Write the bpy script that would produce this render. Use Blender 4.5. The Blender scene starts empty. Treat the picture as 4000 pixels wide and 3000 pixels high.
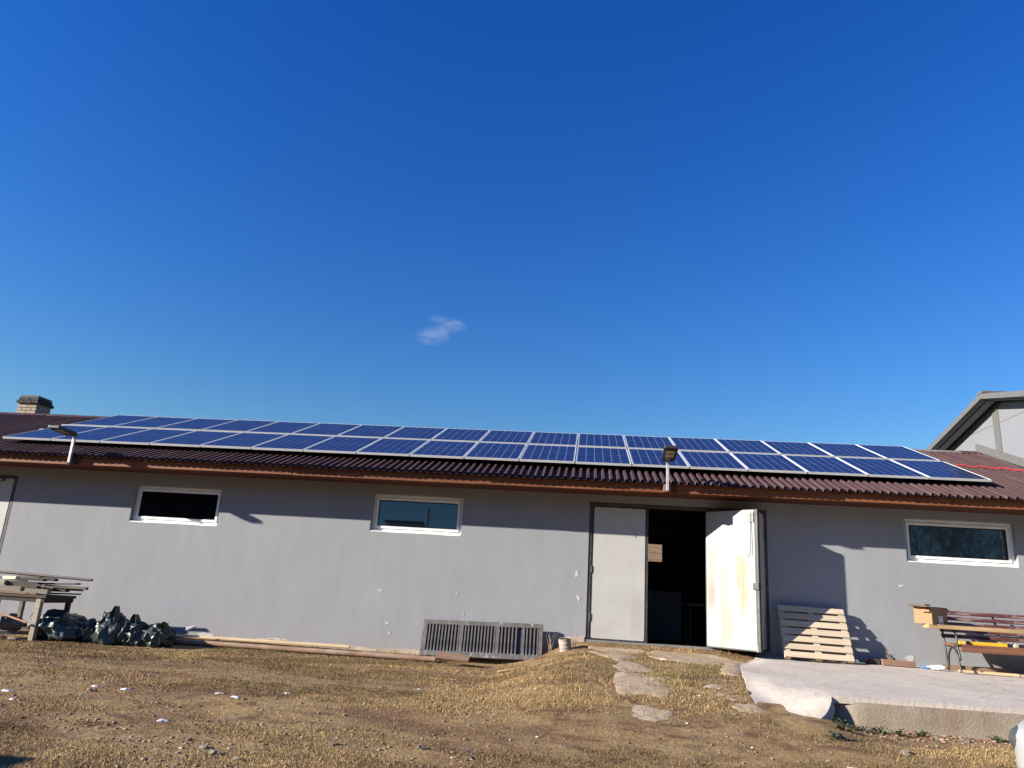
import bpy, bmesh, math, random
import numpy as np
from mathutils import Vector, Matrix, noise as mnoise

# ------------------------------------------------------------------ camera, sky, sun, exposure
sc = bpy.context.scene
C = sc.collection
rnd = random.Random(7)
PITCH, ROLL, YAW = 0.276734524, 0.0628924662, 0.106513393
cy, sy = math.cos(YAW), math.sin(YAW)
r0 = Vector((cy, sy, 0)); f0 = Vector((-sy, cy, 0)); u0 = Vector((0, 0, 1))
fw = math.cos(PITCH) * f0 + math.sin(PITCH) * u0
up = -math.sin(PITCH) * f0 + math.cos(PITCH) * u0
rt = math.cos(ROLL) * r0 + math.sin(ROLL) * up
up2 = -math.sin(ROLL) * r0 + math.cos(ROLL) * up
camd = bpy.data.cameras.new('camera')
cam = bpy.data.objects.new('camera', camd)
C.objects.link(cam)
M = Matrix((rt, up2, -fw)).transposed().to_4x4()
cam.matrix_world = M                      # the eye is the origin; heights are measured from the eye
camd.sensor_width = 36.0
camd.sensor_fit = 'HORIZONTAL'
camd.lens = 2959.85 / 4000 * 36.0
camd.clip_start = 0.05
camd.clip_end = 5000
sc.camera = cam

SUN_EL = math.radians(20.4)
SUN_AZ = math.radians(246.5)              # from +Y towards +X
world = bpy.data.worlds.new('World')
sc.world = world
world.use_nodes = True
wn = world.node_tree
bg = wn.nodes['Background']
sky = wn.nodes.new('ShaderNodeTexSky')
sky.sky_type = 'NISHITA'
sky.sun_disc = False
sky.sun_elevation = SUN_EL
sky.sun_rotation = SUN_AZ
sky.altitude = 0
sky.air_density = 1.8
sky.dust_density = 0.0
sky.ozone_density = 8.0
hs = wn.nodes.new('ShaderNodeHueSaturation')
hs.inputs['Saturation'].default_value = 1.2
wn.links.new(sky.outputs[0], hs.inputs['Color'])
hs.inputs["Hue"].default_value = 0.52
gm = wn.nodes.new('ShaderNodeGamma')
gm.inputs['Gamma'].default_value = 1.15
wn.links.new(hs.outputs[0], gm.inputs[0])
wn.links.new(gm.outputs[0], bg.inputs[0])
bg.inputs[1].default_value = 0.058

sd = bpy.data.lights.new('sun', 'SUN')
sd.energy = 5.0
sd.angle = math.radians(0.53)
sd.color = (1.0, 0.93, 0.82)
sun = bpy.data.objects.new('sun', sd)
C.objects.link(sun)
to_sun = Vector((math.sin(SUN_AZ) * math.cos(SUN_EL), math.cos(SUN_AZ) * math.cos(SUN_EL), math.sin(SUN_EL)))
sun.rotation_euler = to_sun.to_track_quat('Z', 'Y').to_euler()
sun.location = to_sun * 60

vs = sc.view_settings
vs.view_transform = 'Standard'
vs.look = 'None'
vs.exposure = 1.27
vs.gamma = 1.0
vs.use_curve_mapping = False
sc.render.engine = 'CYCLES'
sc.cycles.use_denoising = True
sc.cycles.max_bounces = 6
sc.cycles.transparent_max_bounces = 12
sc.cycles.sample_clamp_indirect = 4.0

# ------------------------------------------------------------------ helpers
WLOC = {}


class MB:
    """collects vertices and faces of one mesh"""
    def __init__(s):
        s.v = []; s.f = []

    def add(s, vs, fs):
        o = len(s.v)
        s.v += [tuple(p) for p in vs]
        s.f += [tuple(i + o for i in f) for f in fs]
        return s

    def box(s, x0, x1, y0, y1, z0, z1):
        return s.add([(x0, y0, z0), (x1, y0, z0), (x1, y1, z0), (x0, y1, z0), (x0, y0, z1), (x1, y0, z1), (x1, y1, z1), (x0, y1, z1)],
                     [(0, 3, 2, 1), (4, 5, 6, 7), (0, 1, 5, 4), (1, 2, 6, 5), (2, 3, 7, 6), (3, 0, 4, 7)])

    def beam(s, p, q, w, h, upv=(0, 0, 1)):
        """bar from p to q, w across, h along upv"""
        p = Vector(p); q = Vector(q)
        d = (q - p).normalized()
        a = d.cross(Vector(upv)).normalized() * w / 2
        b = a.normalized().cross(d).normalized() * h / 2
        vs = [p - a - b, p + a - b, p + a + b, p - a + b, q - a - b, q + a - b, q + a + b, q - a + b]
        return s.add(vs, [(0, 1, 2, 3), (7, 6, 5, 4), (0, 4, 5, 1), (1, 5, 6, 2), (2, 6, 7, 3), (3, 7, 4, 0)])

    def tube(s, pts, rad, n=8, caps=True):
        pts = [Vector(p) for p in pts]
        k = len(pts)
        rads = rad if isinstance(rad, (list, tuple)) else [rad] * k
        prev = None
        rings = []
        for i, p in enumerate(pts):
            d = (pts[min(i + 1, k - 1)] - pts[max(i - 1, 0)]).normalized()
            if prev is None:
                a = d.orthogonal().normalized()
            else:
                a = (prev - d * prev.dot(d)).normalized()
            prev = a
            b = d.cross(a)
            rings.append([p + (a * math.cos(t * 2 * math.pi / n) + b * math.sin(t * 2 * math.pi / n)) * rads[i] for t in range(n)])
        o = len(s.v)
        for r in rings:
            s.v += [tuple(x) for x in r]
        for i in range(k - 1):
            for t in range(n):
                t2 = (t + 1) % n
                s.f.append((o + i * n + t, o + i * n + t2, o + (i + 1) * n + t2, o + (i + 1) * n + t))
        if caps:
            s.f.append(tuple(o + t for t in reversed(range(n))))
            s.f.append(tuple(o + (k - 1) * n + t for t in range(n)))
        return s

    def prism(s, poly, z0, z1):
        n = len(poly)
        vs = [(x, y, z0) for x, y in poly] + [(x, y, z1) for x, y in poly]
        fs = [tuple(reversed(range(n))), tuple(range(n, 2 * n))]
        fs += [(i, (i + 1) % n, n + (i + 1) % n, n + i) for i in range(n)]
        return s.add(vs, fs)

    def quad(s, a, b, c, d):
        return s.add([a, b, c, d], [(0, 1, 2, 3)])

    def xf(s, m):
        s.v = [tuple(m @ Vector(p)) for p in s.v]
        return s


def mk(name, mb, mat, parent=None, local=False, smooth=None, bevel=0.0, label=None, cat=None, group=None, kind=None):
    """one mesh object; world coordinates unless local"""
    me = bpy.data.meshes.new(name)
    if local:
        org = Vector((0, 0, 0))
        vs = mb.v
    else:
        a = np.array(mb.v)
        lo, hi = a.min(0), a.max(0)
        org = Vector(((lo[0] + hi[0]) / 2, (lo[1] + hi[1]) / 2, lo[2]))
        vs = [(p[0] - org.x, p[1] - org.y, p[2] - org.z) for p in mb.v]
    me.from_pydata(vs, [], mb.f)
    me.update()
    if mat is not None:
        me.materials.append(mat)
    if smooth is not None:
        me.polygons.foreach_set('use_smooth', [True] * len(me.polygons))
        if smooth < 3.0:
            me.set_sharp_from_angle(angle=smooth)
    o = bpy.data.objects.new(name, me)
    C.objects.link(o)
    if parent is not None:
        o.parent = parent
        o.location = org if local else org - WLOC.get(parent, Vector((0, 0, 0)))
        WLOC[o] = org if not local else WLOC.get(parent, Vector((0, 0, 0)))
    else:
        o.location = org
        WLOC[o] = org.copy()
    if bevel:
        b = o.modifiers.new('bevel', 'BEVEL')
        b.width = bevel; b.segments = 2; b.limit_method = 'ANGLE'
    tag(o, label, cat, group, kind)
    return o


def tag(o, label=None, cat=None, group=None, kind=None):
    if label: o['label'] = label
    if cat: o['category'] = cat
    if group: o['group'] = group
    if kind: o['kind'] = kind
    return o


def empty(name, loc, label=None, cat=None, group=None, rot=None, parent=None):
    o = bpy.data.objects.new(name, None)
    o.empty_display_size = 0.2
    C.objects.link(o)
    loc = Vector(loc)
    if parent is not None:
        o.parent = parent
        o.location = loc - WLOC.get(parent, Vector((0, 0, 0)))
    else:
        o.location = loc
    if rot: o.rotation_euler = rot
    WLOC[o] = loc
    return tag(o, label, cat, group)


def copy_tree(o, parent=None):
    c = o.copy()
    C.objects.link(c)
    c.parent = parent
    WLOC[c] = WLOC.get(o, Vector((0, 0, 0))).copy()
    for ch in list(o.children):
        copy_tree(ch, c)
    return c


# ------------------------------------------------------------------ materials
def nodes(name):
    m = bpy.data.materials.new(name)
    m.use_nodes = True
    nt = m.node_tree
    return m, nt, nt.nodes['Principled BSDF']


def N(nt, t, **kw):
    n = nt.nodes.new(t)
    for k, v in kw.items():
        setattr(n, k, v)
    return n


def coord(nt, scale=(1, 1, 1), out='Object'):
    tc = N(nt, 'ShaderNodeTexCoord')
    mp = N(nt, 'ShaderNodeMapping')
    mp.inputs['Scale'].default_value = scale
    nt.links.new(tc.outputs[out], mp.inputs[0])
    return mp.outputs[0]


def noise(nt, vec, scale, detail=4, rough=0.55, dist=0.0):
    n = N(nt, 'ShaderNodeTexNoise')
    n.inputs['Scale'].default_value = scale
    n.inputs['Detail'].default_value = detail
    n.inputs['Roughness'].default_value = rough
    n.inputs['Distortion'].default_value = dist
    if vec is not None: nt.links.new(vec, n.inputs['Vector'])
    return n.outputs['Fac']


def ramp(nt, fac, stops, interp='LINEAR'):
    r = N(nt, 'ShaderNodeValToRGB')
    r.color_ramp.interpolation = interp
    e = r.color_ramp.elements
    while len(e) < len(stops): e.new(0.5)
    for el, (p, c) in zip(e, stops):
        el.position = p
        el.color = (*c, 1) if len(c) == 3 else c
    nt.links.new(fac, r.inputs[0])
    return r.outputs[0]


def mix(nt, fac, a, b, mode='MIX'):
    m = N(nt, 'ShaderNodeMix', data_type='RGBA', blend_type=mode)
    for s, v in ((m.inputs['Factor'], fac), (m.inputs['A'], a), (m.inputs['B'], b)):
        if hasattr(v, 'links') or isinstance(v, bpy.types.NodeSocket): nt.links.new(v, s)
        elif isinstance(v, tuple): s.default_value = (*v, 1)
        else: s.default_value = v
    return m.outputs['Result']


def math_(nt, op, a, b=None, clamp=False):
    m = N(nt, 'ShaderNodeMath', operation=op, use_clamp=clamp)
    for s, v in zip(m.inputs, (a, b)):
        if v is None: continue
        if isinstance(v, bpy.types.NodeSocket): nt.links.new(v, s)
        else: s.default_value = v
    return m.outputs[0]


def bump(nt, bs, h, strength=0.3, dist=0.01):
    b = N(nt, 'ShaderNodeBump')
    b.inputs['Strength'].default_value = strength
    b.inputs['Distance'].default_value = dist
    nt.links.new(h, b.inputs['Height'])
    nt.links.new(b.outputs[0], bs.inputs['Normal'])


def simple(name, col, rough=0.6, metal=0.0, var=0.25, scale=6.0, bmp=0.15, bscale=40, stretch=(1, 1, 1), spec=0.5, dirt=None, dirt_amt=0.5, rand=0.0, coat=0.0):
    """plain stuff: colour with mottling, optional dirt, fine relief, per-object variation"""
    m, nt, bs = nodes(name)
    v = coord(nt, stretch)
    n1 = noise(nt, v, scale, 5, 0.6)
    lo = tuple(max(0, c * (1 - var)) for c in col); hi = tuple(min(1, c * (1 + var)) for c in col)
    c = ramp(nt, n1, [(0.3, lo), (0.7, hi)])
    if dirt:
        n2 = noise(nt, v, scale * 0.45, 6, 0.65, 0.4)
        k = ramp(nt, n2, [(0.48, (0, 0, 0)), (0.66, (dirt_amt,) * 3)])
        c = mix(nt, k, c, dirt)
    if rand:
        oi = N(nt, 'ShaderNodeObjectInfo')
        hsv = N(nt, 'ShaderNodeHueSaturation')
        nt.links.new(math_(nt, 'MULTIPLY_ADD', oi.outputs['Random'], rand), hsv.inputs['Value'])
        hsv.inputs['Value'].links[0].from_node.inputs[2].default_value = 1 - rand / 2
        nt.links.new(c, hsv.inputs['Color'])
        c = hsv.outputs[0]
    nt.links.new(c, bs.inputs['Base Color'])
    bs.inputs['Roughness'].default_value = rough
    bs.inputs['Metallic'].default_value = metal
    bs.inputs['Specular IOR Level'].default_value = spec
    if coat:
        bs.inputs['Coat Weight'].default_value = coat
        bs.inputs['Coat Roughness'].default_value = 0.08
    if bmp:
        bump(nt, bs, noise(nt, v, bscale, 4), bmp, 0.004)
    return m


def wood(name, col, dark, axis=0, scale=1.0, rough=0.65, knots=None, rand=0.25):
    m, nt, bs = nodes(name)
    st = [9 * scale, 9 * scale, 9 * scale]; st[axis] = 0.55 * scale
    oi = N(nt, 'ShaderNodeObjectInfo')
    tc = N(nt, 'ShaderNodeTexCoord')
    ad = N(nt, 'ShaderNodeVectorMath', operation='ADD')
    sc_ = N(nt, 'ShaderNodeVectorMath', operation='SCALE')
    sc_.inputs['Scale'].default_value = 17.0
    cm = N(nt, 'ShaderNodeCombineXYZ')
    for i in range(3): nt.links.new(oi.outputs['Random'], cm.inputs[i])
    nt.links.new(cm.outputs[0], sc_.inputs[0])
    nt.links.new(tc.outputs['Object'], ad.inputs[0]); nt.links.new(sc_.outputs[0], ad.inputs[1])
    mp = N(nt, 'ShaderNodeMapping'); mp.inputs['Scale'].default_value = st
    nt.links.new(ad.outputs[0], mp.inputs[0])
    v = mp.outputs[0]
    n1 = noise(nt, v, 2.2, 7, 0.62, 0.7)
    c = ramp(nt, n1, [(0.28, dark), (0.5, tuple((a + b) / 2 for a, b in zip(col, dark))), (0.68, col)])
    if knots:
        vo = N(nt, 'ShaderNodeTexVoronoi'); vo.inputs['Scale'].default_value = 3.2
        mp2 = N(nt, 'ShaderNodeMapping'); s2 = [1.6] * 3; s2[axis] = 0.8; mp2.inputs['Scale'].default_value = s2
        nt.links.new(ad.outputs[0], mp2.inputs[0]); nt.links.new(mp2.outputs[0], vo.inputs['Vector'])
        k = ramp(nt, vo.outputs['Distance'], [(0.03, (1, 1, 1)), (0.10, (0, 0, 0))])
        c = mix(nt, k, c, knots)
    if rand:
        hsv = N(nt, 'ShaderNodeHueSaturation')
        ma = N(nt, 'ShaderNodeMath', operation='MULTIPLY_ADD')
        ma.inputs[1].default_value = rand; ma.inputs[2].default_value = 1 - rand / 2
        nt.links.new(oi.outputs['Random'], ma.inputs[0]); nt.links.new(ma.outputs[0], hsv.inputs['Value'])
        nt.links.new(c, hsv.inputs['Color']); c = hsv.outputs[0]
    nt.links.new(c, bs.inputs['Base Color'])
    bs.inputs['Roughness'].default_value = rough
    bs.inputs['Specular IOR Level'].default_value = 0.3
    bump(nt, bs, n1, 0.25, 0.004)
    return m


def wall_mat():
    m, nt, bs = nodes('grey wall paint')
    tc = coord(nt)
    big = noise(nt, tc, 0.55, 5, 0.6, 0.3)
    med = noise(nt, coord(nt, (2.6, 1, 0.7)), 1.6, 6, 0.65)
    fine = noise(nt, tc, 55, 3, 0.6)
    c = ramp(nt, big, [(0.3, (0.248, 0.256, 0.273)), (0.7, (0.274, 0.279, 0.292))])
    c = mix(nt, ramp(nt, med, [(0.35, (0, 0, 0)), (0.75, (0.55,) * 3)]), c, (0.222, 0.220, 0.228))
    # scuffs and thin spots in the paint
    sp = noise(nt, coord(nt, (1, 1, 1.2)), 9, 7, 0.72, 0.6)
    low = N(nt, 'ShaderNodeSeparateXYZ'); tcn = N(nt, 'ShaderNodeTexCoord')
    nt.links.new(tcn.outputs['Object'], low.inputs[0])
    msk = ramp(nt, math_(nt, 'MULTIPLY', low.outputs['Z'], 0.34), [(0.0, (1,) * 3), (0.55, (0.2,) * 3)])
    k = ramp(nt, sp, [(0.69, (0, 0, 0)), (0.73, (1, 1, 1))])
    k = math_(nt, 'MULTIPLY', k, msk)
    c = mix(nt, math_(nt, 'MULTIPLY', k, 0.6), c, (0.47, 0.46, 0.44))
    st = noise(nt, coord(nt, (5.5, 1, 0.22)), 3.0, 5, 0.6)
    c = mix(nt, ramp(nt, st, [(0.52, (0, 0, 0)), (0.8, (0.07,) * 3)]), c, (0.195, 0.197, 0.21))
    spl = math_(nt, 'MULTIPLY', ramp(nt, math_(nt, 'MULTIPLY', low.outputs['Z'], 0.5), [(0.0, (1,) * 3), (0.12, (0.8,) * 3), (0.36, (0,) * 3)]), ramp(nt, noise(nt, coord(nt, (1, 1, 0.6)), 3.2, 7, 0.7, 0.5), [(0.40, (0, 0, 0)), (0.72, (0.75,) * 3)]))
    c = mix(nt, spl, c, (0.30, 0.25, 0.195))
    crk = N(nt, 'ShaderNodeTexVoronoi', feature='DISTANCE_TO_EDGE'); crk.inputs['Scale'].default_value = 0.42
    wv = N(nt, 'ShaderNodeVectorMath', operation='ADD'); nz = N(nt, 'ShaderNodeTexNoise'); nz.inputs['Scale'].default_value = 1.8; nz.inputs['Detail'].default_value = 6
    sv = N(nt, 'ShaderNodeVectorMath', operation='SCALE'); sv.inputs['Scale'].default_value = 0.9
    nt.links.new(tc, nz.inputs['Vector']); nt.links.new(nz.outputs['Color'], sv.inputs[0]); nt.links.new(tc, wv.inputs[0]); nt.links.new(sv.outputs[0], wv.inputs[1]); nt.links.new(wv.outputs[0], crk.inputs['Vector'])
    ck = math_(nt, 'MULTIPLY', ramp(nt, crk.outputs['Distance'], [(0.0, (0.22,) * 3), (0.004, (0, 0, 0))]), ramp(nt, noise(nt, tc, 0.8, 3), [(0.60, (0, 0, 0)), (0.68, (1, 1, 1))]))
    c = mix(nt, ck, c, (0.12, 0.12, 0.125))
    nt.links.new(c, bs.inputs['Base Color'])
    bs.inputs['Roughness'].default_value = 0.85
    bs.inputs['Specular IOR Level'].default_value = 0.2
    h = math_(nt, 'ADD', math_(nt, 'MULTIPLY', fine, 0.25), math_(nt, 'MULTIPLY', noise(nt, tc, 4.0, 5, 0.6), 1.0))
    bump(nt, bs, h, 0.22, 0.012)
    return m


def ground_mat():
    m, nt, bs = nodes('dry ground')
    v = coord(nt)
    big = noise(nt, coord(nt, (0.55, 1.0, 1)), 0.9, 6, 0.62, 0.5)
    med = noise(nt, coord(nt, (0.6, 1.1, 1)), 3.4, 6, 0.65, 0.6)
    fine = noise(nt, v, 34, 5, 0.7)
    c = ramp(nt, big, [(0.30, (0.150, 0.086, 0.052)), (0.43, (0.230, 0.148, 0.080)), (0.54, (0.300, 0.208, 0.104)), (0.7, (0.275, 0.200, 0.110))])
    c = mix(nt, ramp(nt, med, [(0.49, (0, 0, 0)), (0.64, (0.85,) * 3)]), c, (0.115, 0.062, 0.042))
    c = mix(nt, ramp(nt, noise(nt, v, 5.5, 5, 0.6, 0.4), [(0.56, (0, 0, 0)), (0.72, (0.7,) * 3)]), c, (0.305, 0.240, 0.165))
    c = mix(nt, 0.75, c, ramp(nt, fine, [(0.25, (0.30, 0.28, 0.26)), (0.5, (0.78, 0.76, 0.72)), (0.78, (1.6, 1.5, 1.35))]), 'MULTIPLY')
    nt.links.new(c, bs.inputs['Base Color'])
    bs.inputs['Roughness'].default_value = 0.95
    bs.inputs['Specular IOR Level'].default_value = 0.1
    h = math_(nt, 'ADD', math_(nt, 'MULTIPLY', fine, 0.7), noise(nt, v, 11, 5, 0.6))
    bump(nt, bs, h, 0.55, 0.02)
    return m


def concrete_mat(name, col, dark, crack=0.0, broom=0.0, bstr=0.4, stain=0.5, sc1=1.0, soil=0.0):
    m, nt, bs = nodes(name)
    v = coord(nt)
    n1 = noise(nt, v, 1.3 * sc1, 6, 0.65, 0.4)
    n2 = noise(nt, v, 24 * sc1, 5, 0.7)
    c = ramp(nt, n1, [(0.32, dark), (0.62, col)])
    c = mix(nt, stain, c, ramp(nt, n2, [(0.25, (0.55, 0.53, 0.5)), (0.55, (1, 1, 1)), (0.8, (1.12, 1.1, 1.08))]), 'MULTIPLY')
    h = math_(nt, 'ADD', n2, math_(nt, 'MULTIPLY', noise(nt, v, 5, 5, 0.65), 1.4))
    if broom:
        w = N(nt, 'ShaderNodeTexWave', wave_type='BANDS', bands_direction='Y')
        w.inputs['Scale'].default_value = 2.4; w.inputs['Distortion'].default_value = 7.0
        w.inputs['Detail'].default_value = 4; w.inputs['Detail Scale'].default_value = 1.2
        nt.links.new(coord(nt, (0.35, 1.5, 1)), w.inputs['Vector'])
        h = math_(nt, 'ADD', h, math_(nt, 'MULTIPLY', w.outputs['Fac'], broom))
        c = mix(nt, ramp(nt, w.outputs['Fac'], [(0.1, (0.22,) * 3), (0.5, (0, 0, 0))]), c, dark)
    if crack:
        vo = N(nt, 'ShaderNodeTexVoronoi', feature='DISTANCE_TO_EDGE'); vo.inputs['Scale'].default_value = 0.55
        nv = N(nt, 'ShaderNodeVectorMath', operation='ADD')
        nz = N(nt, 'ShaderNodeTexNoise'); nz.inputs['Scale'].default_value = 2.0; nt.links.new(v, nz.inputs['Vector'])
        sc_ = N(nt, 'ShaderNodeVectorMath', operation='SCALE'); sc_.inputs['Scale'].default_value = 0.5
        nt.links.new(nz.outputs['Color'], sc_.inputs[0]); nt.links.new(v, nv.inputs[0]); nt.links.new(sc_.outputs[0], nv.inputs[1])
        nt.links.new(nv.outputs[0], vo.inputs['Vector'])
        k = ramp(nt, vo.outputs['Distance'], [(0.0, (crack,) * 3), (0.012, (0, 0, 0))])
        c = mix(nt, k, c, (0.16, 0.14, 0.12))
    if soil:
        c = mix(nt, ramp(nt, noise(nt, v, 2.6, 7, 0.7, 0.8), [(0.40, (0, 0, 0)), (0.58, (soil,) * 3)]), c, (0.28, 0.195, 0.115))
    nt.links.new(c, bs.inputs['Base Color'])
    bs.inputs['Roughness'].default_value = 0.92
    bs.inputs['Specular IOR Level'].default_value = 0.15
    bump(nt, bs, h, bstr, 0.012)
    return m


def glass_mat(name, tint, ior=1.9):
    m, nt, bs = nodes(name)
    nt.links.new(mix(nt, ramp(nt, noise(nt, coord(nt), 3, 4), [(0.3, (0, 0, 0)), (0.8, (0.5,) * 3)]), tint, tuple(c * 1.6 + 0.002 for c in tint)), bs.inputs['Base Color'])
    bs.inputs['Roughness'].default_value = 0.02
    bs.inputs['IOR'].default_value = ior
    return m


def cell_mat():
    m, nt, bs = nodes('solar cell glass')
    v = coord(nt)
    w = N(nt, 'ShaderNodeTexWave', wave_type='BANDS', bands_direction='Y')
    w.inputs['Scale'].default_value = 9.6
    nt.links.new(v, w.inputs['Vector'])
    oi = N(nt, 'ShaderNodeObjectInfo')
    n1 = noise(nt, coord(nt, (1, 1, 1)), 5, 4)
    c = ramp(nt, n1, [(0.3, (0.008, 0.010, 0.042)), (0.7, (0.011, 0.014, 0.060))])
    c = mix(nt, ramp(nt, w.outputs['Fac'], [(0.93, (0, 0, 0)), (0.99, (0.5,) * 3)]), c, (0.07, 0.10, 0.22))
    c = mix(nt, math_(nt, 'MULTIPLY', oi.outputs['Random'], 0.25), c, (0.012, 0.016, 0.05))
    nt.links.new(c, bs.inputs['Base Color'])
    bs.inputs['Roughness'].default_value = 0.35
    bs.inputs['Specular IOR Level'].default_value = 0.25
    bs.inputs['Coat Weight'].default_value = 0.20
    bs.inputs['Coat Roughness'].default_value = 0.06
    bs.inputs['Coat IOR'].default_value = 1.4
    return m


def bag_mat():
    m, nt, bs = nodes('dark green plastic film')
    v = coord(nt)
    n1 = noise(nt, v, 4, 4)
    c = ramp(nt, n1, [(0.3, (0.022, 0.032, 0.031)), (0.7, (0.050, 0.066, 0.063))])
    nt.links.new(c, bs.inputs['Base Color'])
    bs.inputs['Roughness'].default_value = 0.38
    bs.inputs['Specular IOR Level'].default_value = 0.45
    vo = N(nt, 'ShaderNodeTexVoronoi', feature='DISTANCE_TO_EDGE'); vo.inputs['Scale'].default_value = 9
    nt.links.new(v, vo.inputs['Vector'])
    bump(nt, bs, math_(nt, 'ADD', vo.outputs['Distance'], math_(nt, 'MULTIPLY', noise(nt, v, 6, 4), .8)), 0.6, 0.03)
    return m


def door_mat(name, stains, k=1.0):
    """white door paint; stains: list of (x0, x1, z0, z1, colour, strength) in the leaf's own coordinates"""
    m, nt, bs = nodes(name)
    v = coord(nt)
    n1 = noise(nt, v, 2.5, 5)
    c = ramp(nt, n1, [(0.3, (0.38 * k, 0.372 * k, 0.352 * k)), (0.7, (0.42 * k, 0.412 * k, 0.39 * k))])
    tc = N(nt, 'ShaderNodeTexCoord'); sp = N(nt, 'ShaderNodeSeparateXYZ')
    wv = N(nt, 'ShaderNodeVectorMath', operation='ADD'); nz = N(nt, 'ShaderNodeTexNoise'); nz.inputs['Scale'].default_value = 5
    nz.inputs['Detail'].default_value = 5
    nt.links.new(tc.outputs['Object'], nz.inputs['Vector'])
    s_ = N(nt, 'ShaderNodeVectorMath', operation='SCALE'); s_.inputs['Scale'].default_value = 0.24
    nt.links.new(nz.outputs['Color'], s_.inputs[0])
    nt.links.new(tc.outputs['Object'], wv.inputs[0]); nt.links.new(s_.outputs[0], wv.inputs[1])
    nt.links.new(wv.outputs[0], sp.inputs[0])
    drip = noise(nt, coord(nt, (26, 1, 0.9)), 1.0, 5, 0.6)
    for x0, x1, z0, z1, col, amt in stains:
        def soft(o, a, b, e):
            mr1 = N(nt, 'ShaderNodeMapRange', interpolation_type='SMOOTHSTEP'); mr1.inputs[1].default_value = a - e; mr1.inputs[2].default_value = a + e
            mr2 = N(nt, 'ShaderNodeMapRange', interpolation_type='SMOOTHSTEP'); mr2.inputs[1].default_value = b - e; mr2.inputs[2].default_value = b + e
            nt.links.new(o, mr1.inputs[0]); nt.links.new(o, mr2.inputs[0])
            return math_(nt, 'SUBTRACT', mr1.outputs[0], mr2.outputs[0])
        k = math_(nt, 'MULTIPLY', soft(sp.outputs['X'], x0 + .12, x1 + .12, 0.06), soft(sp.outputs['Z'], z0 + .12, z1 + .12, 0.13))
        k = math_(nt, 'MULTIPLY', k, ramp(nt, drip, [(0.25, (0.35,) * 3), (0.6, (1,) * 3)]))
        c = mix(nt, math_(nt, 'MULTIPLY', k, amt, True), c, col)
    scr = noise(nt, coord(nt, (3, 1, 8)), 6, 6, 0.75, 1.0)
    c = mix(nt, ramp(nt, scr, [(0.70, (0, 0, 0)), (0.74, (0.5,) * 3)]), c, (0.20, 0.16, 0.13))
    c = mix(nt, ramp(nt, drip, [(0.60, (0, 0, 0)), (0.72, (0.3,) * 3)]), c, (0.30, 0.25, 0.18))
    nt.links.new(c, bs.inputs['Base Color'])
    bs.inputs['Roughness'].default_value = 0.5
    bump(nt, bs, noise(nt, v, 3.0, 4), 0.15, 0.02)
    return m


def brick_mat():
    m, nt, bs = nodes('beige chimney brick')
    v = coord(nt)
    oi = N(nt, 'ShaderNodeObjectInfo')
    c = ramp(nt, oi.outputs['Random'], [(0.0, (0.28, 0.22, 0.155)), (0.5, (0.40, 0.33, 0.235)), (1.0, (0.33, 0.235, 0.165))])
    c = mix(nt, 0.6, c, ramp(nt, noise(nt, v, 22, 5, 0.7), [(0.25, (0.5, 0.48, 0.45)), (0.7, (1.1, 1.1, 1.08))]), 'MULTIPLY')
    nt.links.new(c, bs.inputs['Base Color'])
    bs.inputs['Roughness'].default_value = 0.95
    bump(nt, bs, noise(nt, v, 40, 4), 0.5, 0.006)
    return m


def grate_mat():
    m, nt, bs = nodes('splashed cast iron')
    v = coord(nt)
    c = ramp(nt, noise(nt, v, 9, 5, 0.6), [(0.3, (0.060, 0.053, 0.049)), (0.7, (0.118, 0.108, 0.102))])
    spl = noise(nt, coord(nt, (1.6, 1.6, 1.0)), 7.0, 7, 0.75, 0.8)
    c = mix(nt, ramp(nt, spl, [(0.57, (0, 0, 0)), (0.67, (0.85,) * 3)]), c, (0.46, 0.45, 0.44))
    nt.links.new(c, bs.inputs['Base Color'])
    bs.inputs['Roughness'].default_value = 0.7
    bs.inputs['Metallic'].default_value = 0.0
    bump(nt, bs, noise(nt, v, 60, 4), 0.4, 0.004)
    return m


def colattr_mat(name, rough=0.8, mul=None, trans=0.0):
    m, nt, bs = nodes(name)
    a = N(nt, 'ShaderNodeAttribute', attribute_name='col')
    nt.links.new(a.outputs['Color'], bs.inputs['Base Color'])
    bs.inputs['Roughness'].default_value = rough
    bs.inputs['Specular IOR Level'].default_value = 0.2
    return m


WALL = wall_mat()
GROUND = ground_mat()
APRON = concrete_mat('pale new concrete', (0.53, 0.475, 0.415), (0.44, 0.39, 0.335), crack=0.4, broom=0.45, bstr=0.5, stain=0.55, soil=0.12)
KERB = concrete_mat('rough weathered concrete', (0.34, 0.295, 0.235), (0.23, 0.19, 0.15), bstr=0.6, stain=0.7, sc1=1.4, soil=0.35)
SLAB = concrete_mat('old worn concrete', (0.47, 0.385, 0.295), (0.33, 0.255, 0.18), bstr=0.8, stain=0.8, sc1=1.3, soil=0.9)
INNER = simple('interior with painted darkness', (0.035, 0.033, 0.031), 0.95, spec=0.05)  # room surfaces coloured near black in place of real indoor shade
ROOF = simple('brown roof sheet', (0.068, 0.040, 0.041), 0.65, spec=0.08, var=0.22, scale=2.5, bmp=0.1, bscale=12, dirt=(0.105, 0.076, 0.070), dirt_amt=0.6, rand=0.16, stretch=(3, 0.35, 1))
DECK = simple('old roof boards', (0.05, 0.03, 0.02), 0.9)
RIDGE = simple('ridge cap metal', (0.21, 0.165, 0.155), 0.45, var=0.15, rand=0.1)
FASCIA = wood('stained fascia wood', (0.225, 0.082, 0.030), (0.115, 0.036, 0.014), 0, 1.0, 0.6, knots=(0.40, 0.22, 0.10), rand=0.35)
SOFFIT = wood('stained soffit wood', (0.12, 0.035, 0.016), (0.07, 0.022, 0.012), 0, 1.0, 0.7)
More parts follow.
